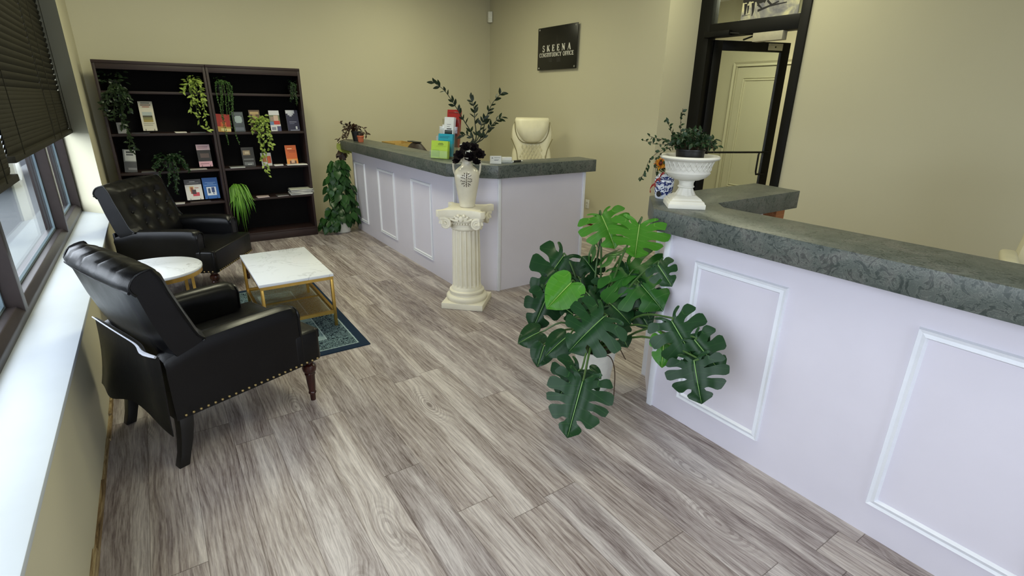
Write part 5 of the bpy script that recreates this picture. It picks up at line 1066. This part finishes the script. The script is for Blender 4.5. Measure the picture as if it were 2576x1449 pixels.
# ================================================================ CREAM OFFICE CHAIRS
def office_chair(label, loc, rz, grp):
    t = thing('office_chair', label, 'chair', loc, rz, grp)      # +x = facing
    bm = new(); rows = []
    def sec(z):
        k = (z - .5) / .82
        if z < .98: w = .30 - .05 * ((z - .5) / .48)
        elif z < 1.22: w = .235 + .032 * math.sin((z - .98) / .24 * PI * .75)
        else: w = .258 - .06 * ((z - 1.22) / .1) ** 2
        x = -.26 - .13 * k; th = .085
        return [(x - th, -w * .9, z), (x - th * .4, -w, z), (x + .05, -w * .96, z), (x + .07, -w * .7, z), (x + .045, -w * .4, z), (x + .045, w * .4, z), (x + .07, w * .7, z), (x + .05, w * .96, z), (x - th * .4, w, z), (x - th, w * .9, z)]
    loft(bm, [sec(.48 + .84 * i / 20) for i in range(21)]); bk = obj('backrest', bm, IVORY, t, angle=60, sub=1)
    bm = new()                                                   # quilted centre panel: diamonds
    for r in range(13):
        for c in range(-4, 4):
            z = .52 + r * .04; y = (c + .5 * (r % 2) + .25) * .045; wlim = .17 * (.75 + .25 * (z < .9))
            if abs(y) > wlim: continue
            x = -.26 - .13 * (z - .5) / .82 + .05; vs = [bm.verts.new(p) for p in ((x, y, z - .04), (x, y + .0225, z), (x - .004, y, z + .04), (x, y - .0225, z))]; m = bm.verts.new((x + .024, y, z))
            for i in range(4): bm.faces.new((vs[i], vs[(i + 1) % 4], m))
    obj('quilted_panel', bm, IVORY, bk, angle=80)
    bm = new(); rows = []
    for i in range(15):
        u = i / 14; z = 1.05 + .30 * u; w = .218 * (1 - (1 - u) ** 2.6 * .6); x = -.26 - .13 * (z - .5) / .82; d = .062 + .03 * math.sin(u * PI)
        if u < .01: d = .045; w *= .9
        if u > .95: w, d = .205, .035
        rows.append([(x - .09, -w, z), (x + d * .6, -w, z), (x + d * .95, -w * .93, z), (x + d + .022, -w * .6, z), (x + d + .026, 0, z), (x + d + .022, w * .6, z), (x + d * .95, w * .93, z), (x + d * .6, w, z), (x - .09, w, z)])
    loft(bm, rows); obj('headrest', bm, IVORY, t, angle=60, bevel=.0)
    bm = new(); tube(bm, spline([(-.27 - .13 * (z - .5) / .82 + .075, y, z) for y, z in ((-.222, 1.30), (-.212, 1.2), (-.18, 1.115), (-.125, 1.06), (-.06, 1.046), (0, 1.044), (.06, 1.046), (.125, 1.06), (.18, 1.115), (.212, 1.2), (.222, 1.30))], 36), .005, 5); obj('headrest_seam', bm, plain('olive_seam', (120, 112, 74), .6), t)
    for s in (-1, 1):
        bm = new(); tube(bm, spline([(-.26 - .13 * (z - .5) / .82 + .066, s * y, z) for y, z in ((.262, 1.1), (.225, 1.02), (.19, .93), (.178, .8), (.18, .6))], 24), .0045, 5); obj('side_seam', bm, MATS['olive_seam'], t)
    bm = new(); box(bm, -.28, .25, -.26, .26, .44, .55); obj('seat', bm, IVORY, t, bevel=.04, seg=4)
    for s in (-1, 1):
        bm = new(); box(bm, -.2, .17, s * .31 - .04, s * .31 + .04, .70, .755); ar = obj('armrest', bm, IVORY, t, bevel=.022, seg=3)
        bm = new(); tube(bm, [(-.12, s * .31, .71), (-.14, s * .32, .55), (-.05, s * .24, .46)], .016, 8); obj('arm_bracket', bm, PLASTW, ar)
    bm = new(); lathe(bm, [(.03, .08), (.03, .44)], 14); obj('gas_column', bm, STEEL, t)
    bm = new()
    for k in range(5): a = 2 * PI * k / 5; tube(bm, [(0, 0, .1), (.3 * math.cos(a), .3 * math.sin(a), .07)], [.03, .018], 8)
    obj('star_base', bm, PLASTW, t)
    for k in range(5):
        a = 2 * PI * k / 5; bm = new(); ball(bm, (.3 * math.cos(a), .3 * math.sin(a), .028), .028, 12, 8); obj('caster', bm, PLASTB, t)
office_chair('cream quilted office chair behind the far desk, below the black sign', (3.86, 5.25, 0), math.radians(-125), 'cream office chairs')
office_chair('cream office chair cut off by the right edge behind the near desk', (4.0, .435, 0), math.radians(195), 'cream office chairs')

# ================================================================ OUTSIDE THE WINDOW
bm = new(); box(bm, -30, -.8, -12, 45, -.2, -.16); structure('ground', bm, m_plaster('asphalt', (50, 55, 56), (62, 66, 67), 3))
sw_ = new(); box(sw_, -1.5, -.79, -12, 40, -.16, -.04); structure('ground_pavement', sw_, m_plaster('concrete_pavement', (72, 78, 78), (84, 90, 89), 4))
car = thing('parked_car', 'dark grey parked car seen far off through the left window', 'car', (-3.1, 15.0, -.16), math.radians(90))
bm = new(); pr = [(-2.1, .3), (2.1, .3), (2.15, .6), (2.05, .82), (1.2, .95), (.7, 1.42), (-1.1, 1.45), (-1.8, 1.0), (-2.12, .9)]
rows = [[(x * (1 - abs(s) ** 6 * .03), s * (.84 if z < .9 else .84 - .22 * (z - .9) / .5), z) for x, z in pr] for s in (-1, -.8, 0, .8, 1)]; loft(bm, rows); obj('car_body', bm, plain('dark_grey_car_paint', (66, 72, 82), .25, .3), car, bevel=.02)
bm = new()
for s in (-1, 1): prism(bm, [(-1.35, .98), (.98, .98), (.6, 1.34), (-1.05, 1.36)], s * .76, s * .835, lambda x, y, z: (x, z, y))
obj('side_windows', bm, plain('tinted_glass', (20, 24, 28), .1), car)
for x in (-1.35, 1.35):
    for s in (-1, 1):
        bm = new(); lathe(bm, [(.2, -.11), (.31, -.1), (.33, -.06), (.33, .06), (.31, .1), (.2, .11)], 28, fn=lambda r, z, a: (x + r * math.cos(a), s * .8 + z, .33 + r * math.sin(a))); wh = obj('wheel', bm, PLASTB, car)
        bm = new(); lathe(bm, [(.05, -.115), (.2, -.112), (.2, .112), (.05, .115)], 20, fn=lambda r, z, a: (x + r * math.cos(a), s * .8 + z, .33 + r * math.sin(a))); obj('hubcap', bm, STEEL, wh)

# ================================================================ LIGHT
wd_ = bpy.data.worlds.new('overcast_sky'); SC.world = wd_; wd_.use_nodes = True; bgn = wd_.node_tree.nodes['Background']; bgn.inputs[0].default_value = (.85, .88, 1.0, 1); bgn.inputs[1].default_value = SKY
def area(name, loc, rot, sx, sy, e, col, portal=False):
    l = bpy.data.lights.new(name, 'AREA'); l.shape = 'RECTANGLE'; l.size = sx; l.size_y = sy; l.energy = e; l.color = col
    o = bpy.data.objects.new(name, l); COL.objects.link(o); o.location = loc; o.rotation_euler = rot
    if portal: l.cycles.is_portal = True
    return o
area('left_window_portal', (-.80, 2.8, 1.62), (0, -PI / 2, 0), 2.2, 6.7, 1, (1, 1, 1), True)
area('front_window_portal', (1.28, YF - .16, 1.6), (PI / 2, 0, 0), 2.4, 2.2, 1, (1, 1, 1), True)
WARM = (1.0, .985, .69)
def troffer(x, y, e, z=ZC - .004, sx=.56, sy=1.16):
    area('ceiling_light_tube', (x, y, z - .012), (0, 0, 0), sx, sy, e, WARM)
for x, y, e in TROFF: troffer(x, y, e)
vs = SC.view_settings; SC.display_settings.display_device = 'sRGB'; vs.view_transform = 'Standard'; vs.look = 'None'; vs.gamma = 1; vs.use_curve_mapping = False; vs.exposure = EXPO
SC.cycles.max_bounces = 10; SC.cycles.transparent_max_bounces = 16
